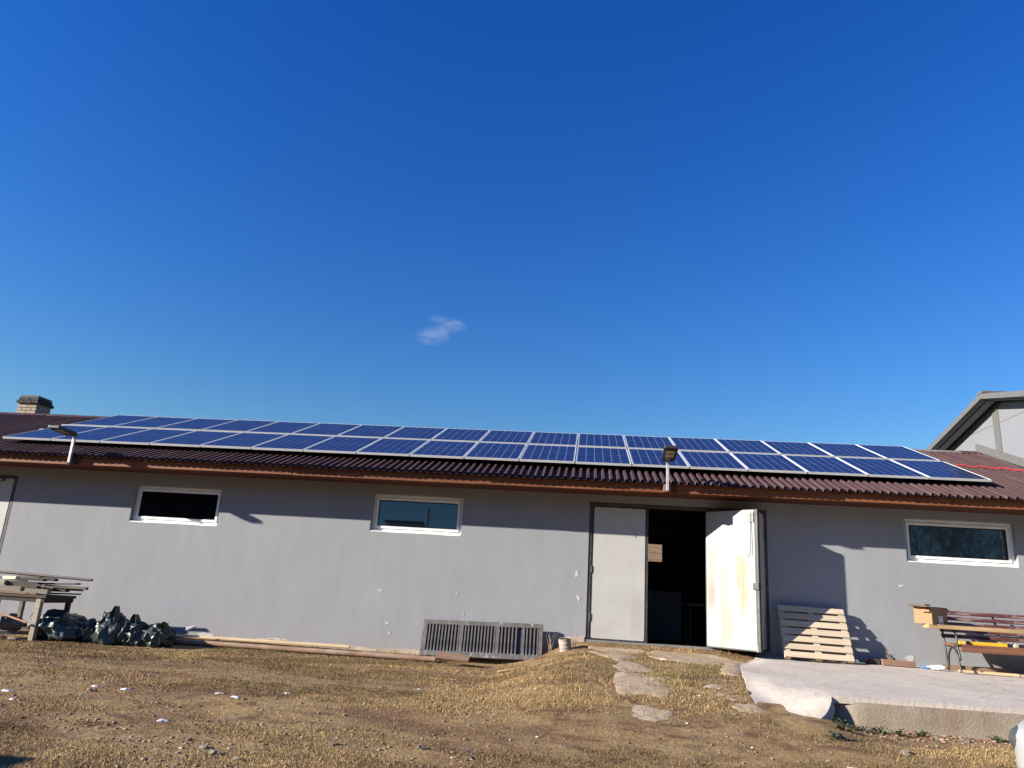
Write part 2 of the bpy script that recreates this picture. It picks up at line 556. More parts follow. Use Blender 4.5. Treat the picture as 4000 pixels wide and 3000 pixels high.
PVC = simple('white window frame', (0.78, 0.77, 0.74), 0.45, var=0.05, scale=5, bmp=0.04, dirt=(0.55, 0.52, 0.48), dirt_amt=0.3)
GASKET = simple('black gasket', (0.012, 0.012, 0.014), 0.6)
GLASS = glass_mat('window glass', (0.010, 0.026, 0.044), 1.75)  # blue put into the tint to offset the greenish mirrored sky
DGLASS = glass_mat('window glass darkened for reflection', (0.004, 0.005, 0.006), 1.45)  # pane colour darkened in place of a dark mirrored view
STEEL = simple('dark painted steel', (0.034, 0.034, 0.037), 0.55, var=0.3, scale=8, dirt=(0.12, 0.10, 0.085), dirt_amt=0.5)
GREYST = simple('grey painted steel', (0.17, 0.168, 0.165), 0.5, var=0.2, scale=8, dirt=(0.24, 0.21, 0.18))
DIMMED = simple('furniture colour dimmed for shade', (0.10, 0.10, 0.10), 0.7)  # pale furniture darkened in colour to sink into the unlit room
SHEETW = door_mat('white door sheet', [(0.72, 0.88, 0.15, 0.75, (0.32, 0.26, 0.19), 0.5), (0.05, 0.4, 0.02, 0.25, (0.34, 0.30, 0.25), 0.3)])
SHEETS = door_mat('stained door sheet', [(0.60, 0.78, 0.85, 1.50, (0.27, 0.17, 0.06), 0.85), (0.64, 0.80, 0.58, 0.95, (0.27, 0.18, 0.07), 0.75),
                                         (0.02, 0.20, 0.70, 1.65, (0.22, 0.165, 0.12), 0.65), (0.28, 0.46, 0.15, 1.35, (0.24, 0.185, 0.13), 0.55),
                                         (0.06, 0.16, 0.65, 1.05, (0.17, 0.12, 0.085), 0.6), (0.3, 0.5, 0.0, 0.7, (0.24, 0.20, 0.15), 0.5)], 0.76)  # base darkened so the sun-facing leaf does not burn out white
ALU = simple('aluminium frame', (0.50, 0.50, 0.49), 0.45, var=0.06, scale=3, bmp=0.03)
BACK = simple('panel backsheet under glass', (0.44, 0.46, 0.54), 0.15, var=0.05, bmp=0, coat=0.8)
CELL = cell_mat()
GALV = simple('galvanised steel', (0.46, 0.45, 0.44), 0.5, metal=0.25, var=0.2, scale=12, dirt=(0.3, 0.2, 0.14), dirt_amt=0.4)
LAMPB = simple('dark lamp housing', (0.028, 0.029, 0.030), 0.4, var=0.15)
LED = simple('unlit lamp diffuser', (0.30, 0.27, 0.19), 0.35, var=0.15, scale=30)
BRICK = brick_mat()
MORTAR = simple('sooty mortar', (0.10, 0.085, 0.07), 0.95)
SOOT = simple('sooty cap brick', (0.026, 0.022, 0.021), 0.95, var=0.5, scale=14, dirt=(0.20, 0.165, 0.12), dirt_amt=0.4)
HALLW = simple('white sandwich panel', (0.185, 0.192, 0.206), 0.45, var=0.03, scale=2, bmp=0.05, stretch=(1, 1, 6))
TRIM = simple('grey metal trim', (0.115, 0.113, 0.107), 0.5, var=0.08)
TRIMD = simple('dark gutter metal', (0.035, 0.036, 0.038), 0.5)
PALLET = wood('fresh pallet wood', (0.50, 0.415, 0.305), (0.39, 0.305, 0.21), 0, 1.0, 0.75, knots=(0.26, 0.17, 0.10), rand=0.16)
PALLETE = simple('pallet end grain', (0.55, 0.42, 0.28), 0.8, var=0.2, scale=30)
OLDWOOD = wood('weathered board', (0.20, 0.175, 0.145), (0.075, 0.062, 0.05), 0, 1.0, 0.85, rand=0.7)
PALEWOOD = wood('pale sawn board', (0.56, 0.43, 0.27), (0.40, 0.28, 0.16), 0, 1.0, 0.75, rand=0.4)
BROWNWOOD = wood('red brown board', (0.27, 0.17, 0.115), (0.16, 0.095, 0.065), 0, 1.0, 0.8, rand=0.3)
DARKWOOD = wood('dark old timber', (0.085, 0.068, 0.055), (0.038, 0.030, 0.025), 0, 1.0, 0.85, rand=0.5)
SLATRED = simple('red brown bench paint', (0.098, 0.034, 0.027), 0.4, var=0.25, scale=10, stretch=(1, 4, 4), dirt=(0.42, 0.36, 0.33), dirt_amt=0.5, coat=0.2)
SLATSEAT = wood('worn bench seat slat', (0.23, 0.105, 0.060), (0.12, 0.046, 0.030), 0, 1.0, 0.5, rand=0.3)
IRON = simple('black bench iron', (0.022, 0.024, 0.025), 0.4, var=0.3)
CARD = simple('cardboard', (0.265, 0.160, 0.082), 0.8, var=0.08, scale=3, bmp=0.05, stretch=(1, 1, 10))
TAPE = simple('white parcel tape', (0.72, 0.68, 0.66), 0.35, var=0.05)
REDINK = simple('red print', (0.62, 0.03, 0.025), 0.5, var=0.1)
YELLOW = simple('yellow painted tool', (0.75, 0.43, 0.03), 0.4, var=0.12)
CREAM = simple('cream plastic', (0.62, 0.57, 0.40), 0.5, var=0.1)
BAG = bag_mat()
RUST = simple('rusty tin', (0.31, 0.27, 0.22), 0.75, var=0.3, scale=14, dirt=(0.20, 0.10, 0.05), dirt_amt=0.8)
RUSTP = simple('rusty brown pipe', (0.23, 0.135, 0.085), 0.75, var=0.3, scale=5, dirt=(0.30, 0.24, 0.19), dirt_amt=0.7)
PIPED = simple('dull brown pipe', (0.10, 0.075, 0.065), 0.55, var=0.2, scale=5)
COPPER = simple('tan pipe', (0.42, 0.24, 0.14), 0.6, var=0.2, scale=8)
MOTOR = simple('grey motor casing', (0.055, 0.06, 0.06), 0.55, var=0.3, scale=8, dirt=(0.2, 0.17, 0.13))
MOTORL = simple('pale motor grille', (0.36, 0.35, 0.33), 0.55, var=0.2)
GRATE = grate_mat()
BOARDW = wood('weathered yellow board', (0.44, 0.31, 0.15), (0.25, 0.155, 0.07), 0, 1.4, 0.75, knots=(.2, .12, .06), rand=0.2)
MOSSY = wood('greyed mossy wood', (0.36, 0.32, 0.24), (0.22, 0.195, 0.145), 0, 1.0, 0.85, rand=0.3)
SNOW = simple('old snow', (0.47, 0.49, 0.52), 0.6, var=0.06, scale=30, bmp=0.6, bscale=60, dirt=(.27, .2, .13), dirt_amt=.85)
STONE = simple('field stone', (0.19, 0.15, 0.115), 0.9, var=0.3, scale=12, bmp=0.6, bscale=30, rand=0.6)
PLASTER = simple('bare plaster', (0.42, 0.41, 0.385), 0.9, var=0.1, scale=20, bmp=0.5)
FOUND = concrete_mat('crumbling foundation', (0.50, 0.42, 0.32), (0.30, 0.23, 0.16), bstr=0.9, stain=0.8, sc1=2.0)
REDCAB = simple('red cable sheath', (0.60, 0.035, 0.03), 0.45, var=0.1)
CLEARP = simple('milky plastic', (0.55, 0.57, 0.58), 0.15, var=0.1, coat=0.5)
BLUEP = simple('blue plastic', (0.09, 0.22, 0.55), 0.4, var=0.15)
CARP = simple('silver car paint', (0.52, 0.53, 0.54), 0.3, metal=0.35, var=0.02, bmp=0, coat=0.8)
TYRE = simple('tyre rubber', (0.02, 0.02, 0.02), 0.85)
LENS = glass_mat('headlight lens', (0.05, 0.055, 0.06), 1.5)
BARK = simple('grey bark', (0.09, 0.075, 0.06), 0.95, var=0.3, scale=12)
WHITEW = simple('whitewashed plaster', (0.62, 0.61, 0.58), 0.85, var=0.08)
DKBARN = simple('tarred barn boards', (0.03, 0.026, 0.022), 0.9)

# ------------------------------------------------------------------ ground
def sm(a, b, x):
    t = np.clip((np.asarray(x, float) - a) / (b - a), 0, 1)
    return t * t * (3 - 2 * t)


_perm = np.random.RandomState(3).permutation(256)
_val = np.random.RandomState(4).rand(256)


def vnoise(x, y, s=0):
    x = np.asarray(x, float); y = np.asarray(y, float)
    xi = np.floor(x).astype(int); yi = np.floor(y).astype(int)
    fx = x - xi; fy = y - yi
    fx = fx * fx * (3 - 2 * fx); fy = fy * fy * (3 - 2 * fy)

    def h(a, b): return _val[_perm[(a + _perm[(b + s * 31) & 255]) & 255]]
    return (h(xi, yi) * (1 - fx) + h(xi + 1, yi) * fx) * (1 - fy) + (h(xi, yi + 1) * (1 - fx) + h(xi + 1, yi + 1) * fx) * fy


def fbm(x, y, o=4, s=0):
    a = 0.5; r = 0; t = 0
    x = np.asarray(x, float); y = np.asarray(y, float)
    for i in range(o):
        r = r + a * vnoise(x, y, s + i); t += a
        a *= 0.5; x = x * 2.03 + 11.3; y = y * 2.03 + 5.7
    return r / t


def zg(X, Y, rough=True):
    X = np.asarray(X, float); Y = np.asarray(Y, float)
    z = np.interp(Y, [-600, -60, 0, 6.7, 9.3, 12.6, 13.2, 13.65, 24, 30, 130, 700], [-6, -2.2, -1.55, -1.32, -1.10, -1.13, -1.09, -1.0, -1.0, -0.8, 15, 40])
    edge = np.interp(Y, [8.5, 8.75, 9.1, 9.6, 10.5, 11.2, 11.8, 12.4, 12.8, 13.64], [2.2, 1.98, 1.93, 1.95, 2.06, 2.16, 2.28, 2.42, 2.62, 2.9])
    keep = np.maximum(1 - sm(0.0, 0.30, X - edge), (1 - sm(9.25, 9.7, Y)) * (1 - sm(2.45, 3.1, X)))
    z = z + 0.40 * sm(-1.45, 0.15, X) * sm(7.6, 11.5, Y) * keep * (1 - sm(14, 16, Y))
    if rough:
        n = (fbm(X * 1.1, Y * 1.4, 4, 1) - 0.5) * 0.06 + (fbm(X * 6, Y * 6, 3, 9) - 0.5) * 0.016
        z = z + n * (1 - sm(13.0, 13.6, Y)) * sm(-40, 0, Y)
    return z


def zg1(x, y):
    return float(zg(x, y))


def axis(parts):
    out = []
    for a, b, s in parts:
        out += list(np.arange(a, b - 1e-6, s))
    return np.array(out + [parts[-1][1]])


gx = axis([(-700, -60, 80), (-60, -14, 6), (-14, 9.6, 0.085), (9.6, 60, 6), (60, 700, 80)])
gy = axis([(-600, -40, 70), (-40, 3.6, 2.5), (3.6, 13.7, 0.075), (13.7, 30, 2), (30, 140, 7), (140, 700, 80)])
GX, GY = np.meshgrid(gx, gy)
GZ = zg(GX, GY)
nx, ny = len(gx), len(gy)
me = bpy.data.meshes.new('ground')
vv = np.stack([GX.ravel(), GY.ravel(), GZ.ravel()], 1)
ii = (np.arange(ny - 1)[:, None] * nx + np.arange(nx - 1)[None, :]).ravel()
ff = np.stack([ii, ii + 1, ii + 1 + nx, ii + nx], 1)
me.from_pydata(vv.tolist(), [], ff.tolist())
me.materials.append(GROUND)
me.polygons.foreach_set('use_smooth', [True] * len(me.polygons))
go = bpy.data.objects.new('ground', me)
C.objects.link(go)
tag(go, 'dry grass and stony brown earth yard in front of the grey building', 'ground', kind='structure')

# ------------------------------------------------------------------ concrete apron and kerb
YW = 13.65


def apron_plane(y):
    return -0.64 - (YW - y) * 0.036


def zap(X, Y):
    X = np.asarray(X, float); Y = np.asarray(Y, float)
    z = apron_plane(Y)
    d = (1 - sm(9.0, 10.1, Y)) * (1 - sm(1.9, 2.82, X))
    z = z - 0.235 * d + (fbm(X * 1.6, Y * 2.0, 3, 5) - .5) * 0.02
    return z


apL = [(13.64, 2.9), (12.8, 2.62), (12.4, 2.42), (11.8, 2.28), (11.2, 2.16), (10.5, 2.06), (9.6, 1.95), (9.1, 1.93), (8.75, 1.98), (8.5, 2.2)]


def xl(y):
    ys = [p[0] for p in apL][::-1]; xs = [p[1] for p in apL][::-1]
    return float(np.interp(y, ys, xs)) + 0.05 * (float(fbm(y * 3.1, 0.5, 3, 7)) - .5)


mb = MB()
rows = np.linspace(13.64, 9.2, 60)
nu = 90
us = np.linspace(0, 1, nu) ** 1.4
for y in rows:
    a = xl(y)
    for u in us:
        x = a + (9.6 - a) * u
        w_ = 1 - float(sm(0.0, 0.34, x - a))
        mb.v.append((x, y, float(zap(x, y)) * (1 - w_) + (float(zg(a - .03, y, False)) + .012) * w_))
for i in range(len(rows) - 1):
    for j in range(nu - 1):
        k = i * nu + j
        mb.f.append((k, k + nu, k + nu + 1, k + 1))
# skirts: left side and kerb side
o = len(mb.v)
for i in range(len(rows)):
    x, y, z = mb.v[i * nu]
    mb.v.append((x - 0.02, y, z - 0.22))
for i in range(len(rows) - 1):
    mb.f.append((i * nu, o + i, o + i + 1, (i + 1) * nu))
o = len(mb.v)
base = (len(rows) - 1) * nu
for j in range(nu):
    x, y, z = mb.v[base + j]
    mb.v.append((x, y - 0.004, z - 0.07))
for j in range(nu - 1):
    mb.f.append((base + j, o + j, o + j + 1, base + j + 1))
# ramp tongue that runs down to the grass beside the kerb end
rr = np.linspace(9.2, 8.93, 9); nr = 14
o = len(mb.v)
for y in rr:
    a = xl(y); t = (9.2 - y) / 0.27
    b = 2.74 - 0.30 * t * t; a += 0.10 * t * t
    for j in range(nr):
        x = a + (b - a) * j / (nr - 1)
        tt = t * t * (3 - 2 * t); z = float(zap(x, y)) * (1 - tt) + (float(zg(x, y, False)) - 0.02) * tt
        if j == nr - 1: z -= 0.0
        mb.v.append((x, y, z))
for i in range(len(rr) - 1):
    for j in range(nr - 1):
        k = o + i * nr + j
        mb.f.append((k, k + nr, k + nr + 1, k + 1))
o2 = len(mb.v)
for i in range(len(rr)):
    x, y, z = mb.v[o + i * nr + nr - 1]
    mb.v.append((x + .03, y, z - 0.1))
for i in range(len(rr) - 1):
    mb.f.append((o + i * nr + nr - 1, o + (i + 1) * nr + nr - 1, o2 + i + 1, o2 + i))
mk('pavement', mb, APRON, smooth=0.7, label='pale broom-finished concrete apron along the right half of the wall', cat='pavement', kind='structure')

mb = MB()
kx = np.linspace(2.74, 9.6, 150); kz = np.linspace(0, 1, 10)
for x in kx:
    top = float(apron_plane(9.2)) - 0.045
    top = min(top, float(zap(x, 9.2)) - 0.03)
    bend = 0.10 * max(0.0, 1 - (x - 2.74) / 0.35) ** 2
    for t in kz:
        z = top + (-1.35 - top) * t
        off = 0.012 + 0.012 * (float(fbm(x * 5, z * 9, 4, 12)) - .5) + (0.015 if t > 0.45 else 0) * float(fbm(x * 1.3, 3.3, 2, 15))
        mb.v.append((x, 9.2 - off + bend, z))
n = len(kz)
for i in range(len(kx) - 1):
    for j in range(n - 1):
        k = i * n + j
        mb.f.append((k, k + 1, k + n + 1, k + n))
o = len(mb.v)
for i in range(len(kx)):
    x, y, z = mb.v[i * n]
    mb.v.append((x, 9.5, z))
for i in range(len(kx) - 1):
    mb.f.append((i * n, i * n + n, o + i + 1, o + i))
mb.f.append(tuple(range(n)) + (o,))
mk('kerb', mb, KERB, smooth=0.9, label='rough weathered concrete edge below the pale apron', cat='kerb', kind='structure')


def blob(cx, cy_, rx, ry, seed, n=18, jag=0.25, rot=0.0):
    out = []
    for i in range(n):
        t = i / n * 2 * math.pi
        r = 1 + jag * (2 * float(fbm(math.cos(t) * 1.6 + seed, math.sin(t) * 1.6 + seed * 2, 3, 2)) - 1)
        x, y = rx * r * math.cos(t), ry * r * math.sin(t)
        out.append((cx + x * math.cos(rot) - y * math.sin(rot), cy_ + x * math.sin(rot) + y * math.cos(rot)))
    return out


def draped(poly, lift, thick, res=0.06):
    """irregular slab that follows the ground: top lifted, side skirts"""
    bm = bmesh.new()
    vs_ = [bm.verts.new((x, y, 0)) for x, y in poly]
    bm.faces.new(vs_)
    bmesh.ops.triangulate(bm, faces=bm.faces[:])
    bmesh.ops.subdivide_edges(bm, edges=[e for e in bm.edges if e.calc_length() > .15], cuts=3, use_grid_fill=True)
    bmesh.ops.triangulate(bm, faces=bm.faces[:])
    bm.verts.index_update()
    bnd = [e for e in bm.edges if e.is_boundary]
    mb = MB()
    for v in bm.verts:
        x, y = v.co.x, v.co.y
        e = any(ed.is_boundary for ed in v.link_edges)
        mb.v.append((x, y, float(zg(x, y, False)) + lift - (0.012 if e else 0) + 0.02 * (float(fbm(x * 9, y * 9, 3, 4)) - .5)))
    for f in bm.faces:
        mb.f.append(tuple(v.index for v in f.verts))
    for e in bnd:
        a, b = e.verts[0], e.verts[1]
        f = e.link_faces[0]
        vl = [v.index for v in f.verts]
        i = vl.index(a.index)
        if vl[(i + 1) % len(vl)] != b.index: a, b = b, a
        o = len(mb.v)
        pa, pb = mb.v[a.index], mb.v[b.index]
        mb.v += [(pa[0], pa[1], pa[2] - thick), (pb[0], pb[1], pb[2] - thick)]
        mb.f.append((b.index, a.index, o, o + 1))
    bm.free()
    return mb


slabs = [
    ([(0.44, 10.2), (0.70, 10.25), (1.02, 10.12), (1.10, 10.2), (1.06, 9.55), (1.0, 9.2), (0.75, 9.25), (0.42, 9.22), (0.40, 9.7)], 0.022, 'pale broken concrete slab in the grass between door and yard'),
    ([(0.45, 8.95), (0.68, 9.0), (0.95, 8.92), (1.0, 8.65), (0.75, 8.5), (0.5, 8.6)], 0.008, 'smaller worn concrete piece below the pale broken slab'),
    ([(1.15, 13.3), (2.2, 13.3), (2.45, 12.6), (2.0, 11.75), (1.45, 11.65), (1.2, 12.2), (1.02, 12.8)], 0.018, 'worn concrete doorstep in front of the dark opening'),
    ([(0.1, 13.35), (1.1, 13.35), (0.98, 12.85), (0.82, 12.2), (0.62, 11.3), (0.45, 11.2), (0.4, 12.1), (0.1, 12.75)], 0.010, 'worn concrete strip before the closed white door leaf'),
    ([(0.48, 11.2), (0.68, 11.25), (0.86, 10.9), (0.98, 10.4), (0.72, 10.32), (0.50, 10.3), (0.42, 10.7)], 0.008, 'dusty worn concrete strip between doorstep and pale broken slab'),
    ([(2.2, 12.5), (2.62, 12.75), (2.35, 12.1), (2.2, 11.2), (2.02, 10.6), (1.8, 10.7), (2.0, 11.6)], 0.02, 'crumbling old concrete beside the edge of the pale apron'),
    ([(1.45, 9.9), (1.7, 10.0), (1.98, 9.4), (2.0, 8.95), (1.7, 9.0), (1.5, 9.5)], 0.012, 'thin crumbly concrete patch in the grass left of the ramp'),
]
def rough_edge(poly, seed, amp=.035):
    out = []
    n = len(poly)
    for i in range(n):
        (x0, y0), (x1, y1) = poly[i], poly[(i + 1) % n]
        L = math.hypot(x1 - x0, y1 - y0); k = max(2, int(L / .07))
        nx_, ny_ = -(y1 - y0) / L, (x1 - x0) / L
        for j in range(k):
            t = j / k; x, y = x0 + (x1 - x0) * t, y0 + (y1 - y0) * t
            d = amp * 2 * (float(fbm(x * 9 + seed, y * 9, 3, 70)) - .5)
            out.append((x + nx_ * d, y + ny_ * d))
    return out


slabs = [(rough_edge(p, 3.1 * i), l, t) for i, (p, l, t) in enumerate(slabs)]
for poly, lift, lab in slabs:
    mk('concrete_slab', draped(poly, lift, 0.14), SLAB, smooth=0.6, label=lab, cat='slab', kind='structure')

# ------------------------------------------------------------------ the long grey building
B = 0.35429759                       # roof slope
TB, CB, SB = math.tan(B), math.cos(B), math.sin(B)
EAVE_Y, EAVE_Z = 12.83, 2.02
RIDGE_Y = 17.45
RIDGE_Z = EAVE_Z + (RIDGE_Y - EAVE_Y) * TB
XA, XB_ = -17.0, 8.6
bld = empty('long_building', (-4.2, 17.4, -1.0), 'long low grey plastered building with a brown metal roof', 'building')

opens = [(-12.1, -10.91, -1.2, 1.725), (-8.50, -6.775, 0.985, 1.665), (-3.885, -2.21, 1.05, 1.725), (0.07, 3.13, -0.60, 1.765), (5.415, 7.20, 1.03, 1.752)]


def wall_with_openings(x0, x1, z0, z1, y0, y1, ops):
    """slab in the plane y0 (front) .. y1 (back) with rectangular openings and their reveals"""
    xs = sorted({x0, x1, *[o[0] for o in ops], *[o[1] for o in ops]})
    zs = sorted({z0, z1, *[o[2] for o in ops], *[o[3] for o in ops]})
    mb = MB()

    def hole(xa, xb, za, zb):
        return any(o[0] <= xa + 1e-6 and o[1] >= xb - 1e-6 and o[2] <= za + 1e-6 and o[3] >= zb - 1e-6 for o in ops)
    for i in range(len(xs) - 1):
        for j in range(len(zs) - 1):
            a, b, c, d = xs[i], xs[i + 1], zs[j], zs[j + 1]
            if hole(a, b, c, d): continue
            mb.quad((a, y0, c), (b, y0, c), (b, y0, d), (a, y0, d))
            mb.quad((b, y1, c), (a, y1, c), (a, y1, d), (b, y1, d))
    for a, b, c, d in ops:
        mb.quad((a, y0, c), (a, y0, d), (a, y1, d), (a, y1, c))
        mb.quad((b, y0, d), (b, y0, c), (b, y1, c), (b, y1, d))
        mb.quad((a, y0, d), (b, y0, d), (b, y1, d), (a, y1, d))
        mb.quad((b, y0, c), (a, y0, c), (a, y1, c), (b, y1, c))
    mb.quad((x0, y0, z0), (x0, y0, z1), (x0, y1, z1), (x0, y1, z0))
    mb.quad((x1, y0, z1), (x1, y0, z0), (x1, y1, z0), (x1, y1, z1))
    return mb


wall = mk('wall', wall_with_openings(XA, XB_, -1.25, 1.93, YW, YW + 0.3, opens), WALL, bld)
BY = 21.8
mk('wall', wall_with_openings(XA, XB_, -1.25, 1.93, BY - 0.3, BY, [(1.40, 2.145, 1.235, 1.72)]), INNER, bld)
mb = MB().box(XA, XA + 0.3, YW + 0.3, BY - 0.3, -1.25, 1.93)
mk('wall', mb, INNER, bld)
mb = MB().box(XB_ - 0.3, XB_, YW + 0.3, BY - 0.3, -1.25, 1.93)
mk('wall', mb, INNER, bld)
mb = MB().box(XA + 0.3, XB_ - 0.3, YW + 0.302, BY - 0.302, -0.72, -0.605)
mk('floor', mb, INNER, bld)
mb = MB().box(XA, XB_, YW - 0.02, BY + 0.3, 1.935, 1.985)
mk('ceiling', mb, DECK, bld)
# foundation showing along the foot of the wall
mb = MB()
fx_ = np.linspace(-10.9, 0.05, 240)
for x in fx_:
    t = -0.945 + 0.05 * float(fbm(x * 2.2, 1.0, 4, 3)) + 0.12 * float(sm(-3.4, -2.2, x)) * 0.0
    t2 = float(zg(x, 13.6, False)) + 0.03 + 0.10 * float(fbm(x * 1.7, 4.0, 4, 6)) ** 1.5
    mb.v += [(x, YW - 0.012 - 0.02 * float(fbm(x * 7, 2, 3)), t2), (x, YW - 0.03 - 0.04 * float(fbm(x * 6, 9, 3)), -1.3), (x, YW + 0.01, t2 + 0.006)]
for i in range(len(fx_) - 1):
    k = 3 * i
    mb.f += [(k, k + 1, k + 4, k + 3), (k + 2, k, k + 3, k + 5)]
mk('foundation', mb, FOUND, bld, smooth=0.8)
# places where the paint has come off
for px_, pz_, rx, rz, sd_ in [(-0.11, 0.505, 0.035, 0.07, 1), (-0.08, 0.10, 0.03, 0.05, 2), (-3.40, -0.52, 0.05, 0.03, 3), (-3.33, -0.69, 0.025, 0.05, 4), (-3.58, 0.02, 0.05, 0.025, 5),
                              (-2.2, 0.04, 0.03, 0.016, 6), (-2.05, -0.27, 0.012, 0.03, 7), (5.3, 0.62, 0.06, 0.025, 8), 
                              (-6.65, -0.93, 0.16, 0.045, 14), (-5.3, -0.93, 0.2, 0.04, 15), (5.33, -0.54, 0.085, 0.065, 16)]:
    poly = blob(px_, pz_, rx * .8, rz * .8, sd_ * 3.7, 16, 1.1)
    mb = MB()
    n = len(poly)
    mb.v = [(x, YW - 0.004, z) for x, z in poly] + [(x, YW + 0.004, z) for x, z in poly]
    mb.f = [tuple(range(n))] + [(i, i + n, (i + 1) % n + n, (i + 1) % n) for i in range(n)]
    mk('plaster_patch', mb, PLASTER, wall)

# roof: boards, corrugated sheets, ridge
SL = (RIDGE_Y - EAVE_Y) / CB
mb = MB()
y0 = 12.95; z0_ = EAVE_Z + (y0 - EAVE_Y) * TB - 0.012
z1_ = RIDGE_Z - 0.012
mb.add([(XA, y0, z0_ - .025), (XB_, y0, z0_ - .025), (XB_, RIDGE_Y, z1_ - .025), (XA, RIDGE_Y, z1_ - .025), (XA, y0, z0_), (XB_, y0, z0_), (XB_, RIDGE_Y, z1_), (XA, RIDGE_Y, z1_)],
       [(0, 3, 2, 1), (4, 5, 6, 7), (0, 1, 5, 4), (1, 2, 6, 5), (2, 3, 7, 6), (3, 0, 4, 7)])
zb_ = RIDGE_Z - (BY + 0.4 - RIDGE_Y) * TB
mb.add([(XA, RIDGE_Y, z1_ - .025), (XB_, RIDGE_Y, z1_ - .025), (XB_, BY + .4, zb_ - .025), (XA, BY + .4, zb_ - .025), (XA, RIDGE_Y, z1_), (XB_, RIDGE_Y, z1_), (XB_, BY + .4, zb_), (XA, BY + .4, zb_)],
       [(0, 3, 2, 1), (4, 5, 6, 7), (0, 1, 5, 4), (1, 2, 6, 5), (2, 3, 7, 6), (3, 0, 4, 7)])
roof = mk('roof', mb, DECK, bld)
PITCHR = 0.129
RIB = 0.045


def sheet_mesh(nrib, length, wob):
    prof = []
    for i in range(nrib):
        x = i * PITCHR
        prof += [(x, 0.0), (x + 0.056, 0.0), (x + 0.068, RIB), (x + 0.106, RIB), (x + 0.114, 0.0)]
    prof += [(nrib * PITCHR, 0.0), (nrib * PITCHR + 0.02, 0.0)]
    mb = MB()
    ss = np.linspace(0, length, 5)
    np_ = len(prof)
    for side in (0, 1):
        for s_ in ss:
            for x, z in prof:
                mb.v.append((x, s_, z + wob * math.sin(x * 4 + s_ * 2) * 0.004 - side * 0.0025))
    ns = len(ss)
    for i in range(ns - 1):
        for j in range(np_ - 1):
            k = i * np_ + j
            mb.f.append((k, k + 1, k + np_ + 1, k + np_))
            k += ns * np_
            mb.f.append((k, k + np_, k + np_ + 1, k + 1))
    for j in range(np_ - 1):
        mb.f.append((j, ns * np_ + j, ns * np_ + j + 1, j + 1))
    return mb


protos = []
nsheet = 22
shw = 9 * PITCHR
for i in range(nsheet):
    x = XB_ - 0.02 - (i + 1) * shw
    k = i % 3
    if len(protos) < 3:
        s_ = mk('roof_sheet', sheet_mesh(9, SL + 0.02, 1.0 + 0.3 * k), ROOF, roof, local=True)
        protos.append(s_)
    else:
        s_ = protos[k].copy(); C.objects.link(s_)
    w = WLOC[roof]
    dz = 0.002 * (i % 2); de = rnd.uniform(-0.012, 0.012)
    if i in (4, 5): de -= 0.02
    s_.location = (x - w.x, EAVE_Y + de * CB - w.y, EAVE_Z + de * SB + dz - w.z)
    s_.rotation_euler = (B + rnd.uniform(-0.001, 0.001), 0, rnd.uniform(-0.002, 0.002))
# ridge cap in overlapping lengths
xx = XA
while xx < XB_ - 0.05:
    x2 = min(xx + 2.1, XB_)
    mb = MB()
    zc = RIDGE_Z + 0.055 + rnd.uniform(-.004, .004)
    pr = [(RIDGE_Y - 0.17, zc - 0.17 * TB - 0.012), (RIDGE_Y - 0.16, zc - 0.16 * TB), (RIDGE_Y - 0.03, zc), (RIDGE_Y + 0.03, zc), (RIDGE_Y + 0.16, zc - 0.16 * TB), (RIDGE_Y + 0.16, zc - 0.16 * TB - .004), (RIDGE_Y, zc - .012)]
    n = len(pr)
    mb.v = [(xx, y, z) for y, z in pr] + [(x2 + 0.03, y, z) for y, z in pr]
    mb.f = [tuple(reversed(range(n))), tuple(range(n, 2 * n))] + [(i, (i + 1) % n, (i + 1) % n + n, i + n) for i in range(n)]
    mk('ridge_cap', mb, RIDGE if rnd.random() < .6 else ROOF, roof)
    xx = x2

# fascia and soffit boards
FY = 12.938
xx = XA
bl = [4.1, 3.7, 4.0, 3.3, 4.2, 3.6, 4.0]
k = 0
while xx < XB_ - 0.1:
    x2 = min(xx + bl[k % 7], XB_)
    off = rnd.uniform(-0.004, 0.004)
    mb = MB().box(xx + .002, x2 - .002, FY + off, FY + off + 0.028, 1.885 + rnd.uniform(-.004, .004), 2.025)
    mk('fascia_board', mb, FASCIA, bld, bevel=0.003)
    xx = x2; k += 1
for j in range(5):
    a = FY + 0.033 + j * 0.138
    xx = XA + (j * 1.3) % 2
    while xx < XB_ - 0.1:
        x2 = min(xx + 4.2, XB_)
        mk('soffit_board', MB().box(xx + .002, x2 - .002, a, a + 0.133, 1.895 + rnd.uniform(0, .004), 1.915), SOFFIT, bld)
        xx = x2


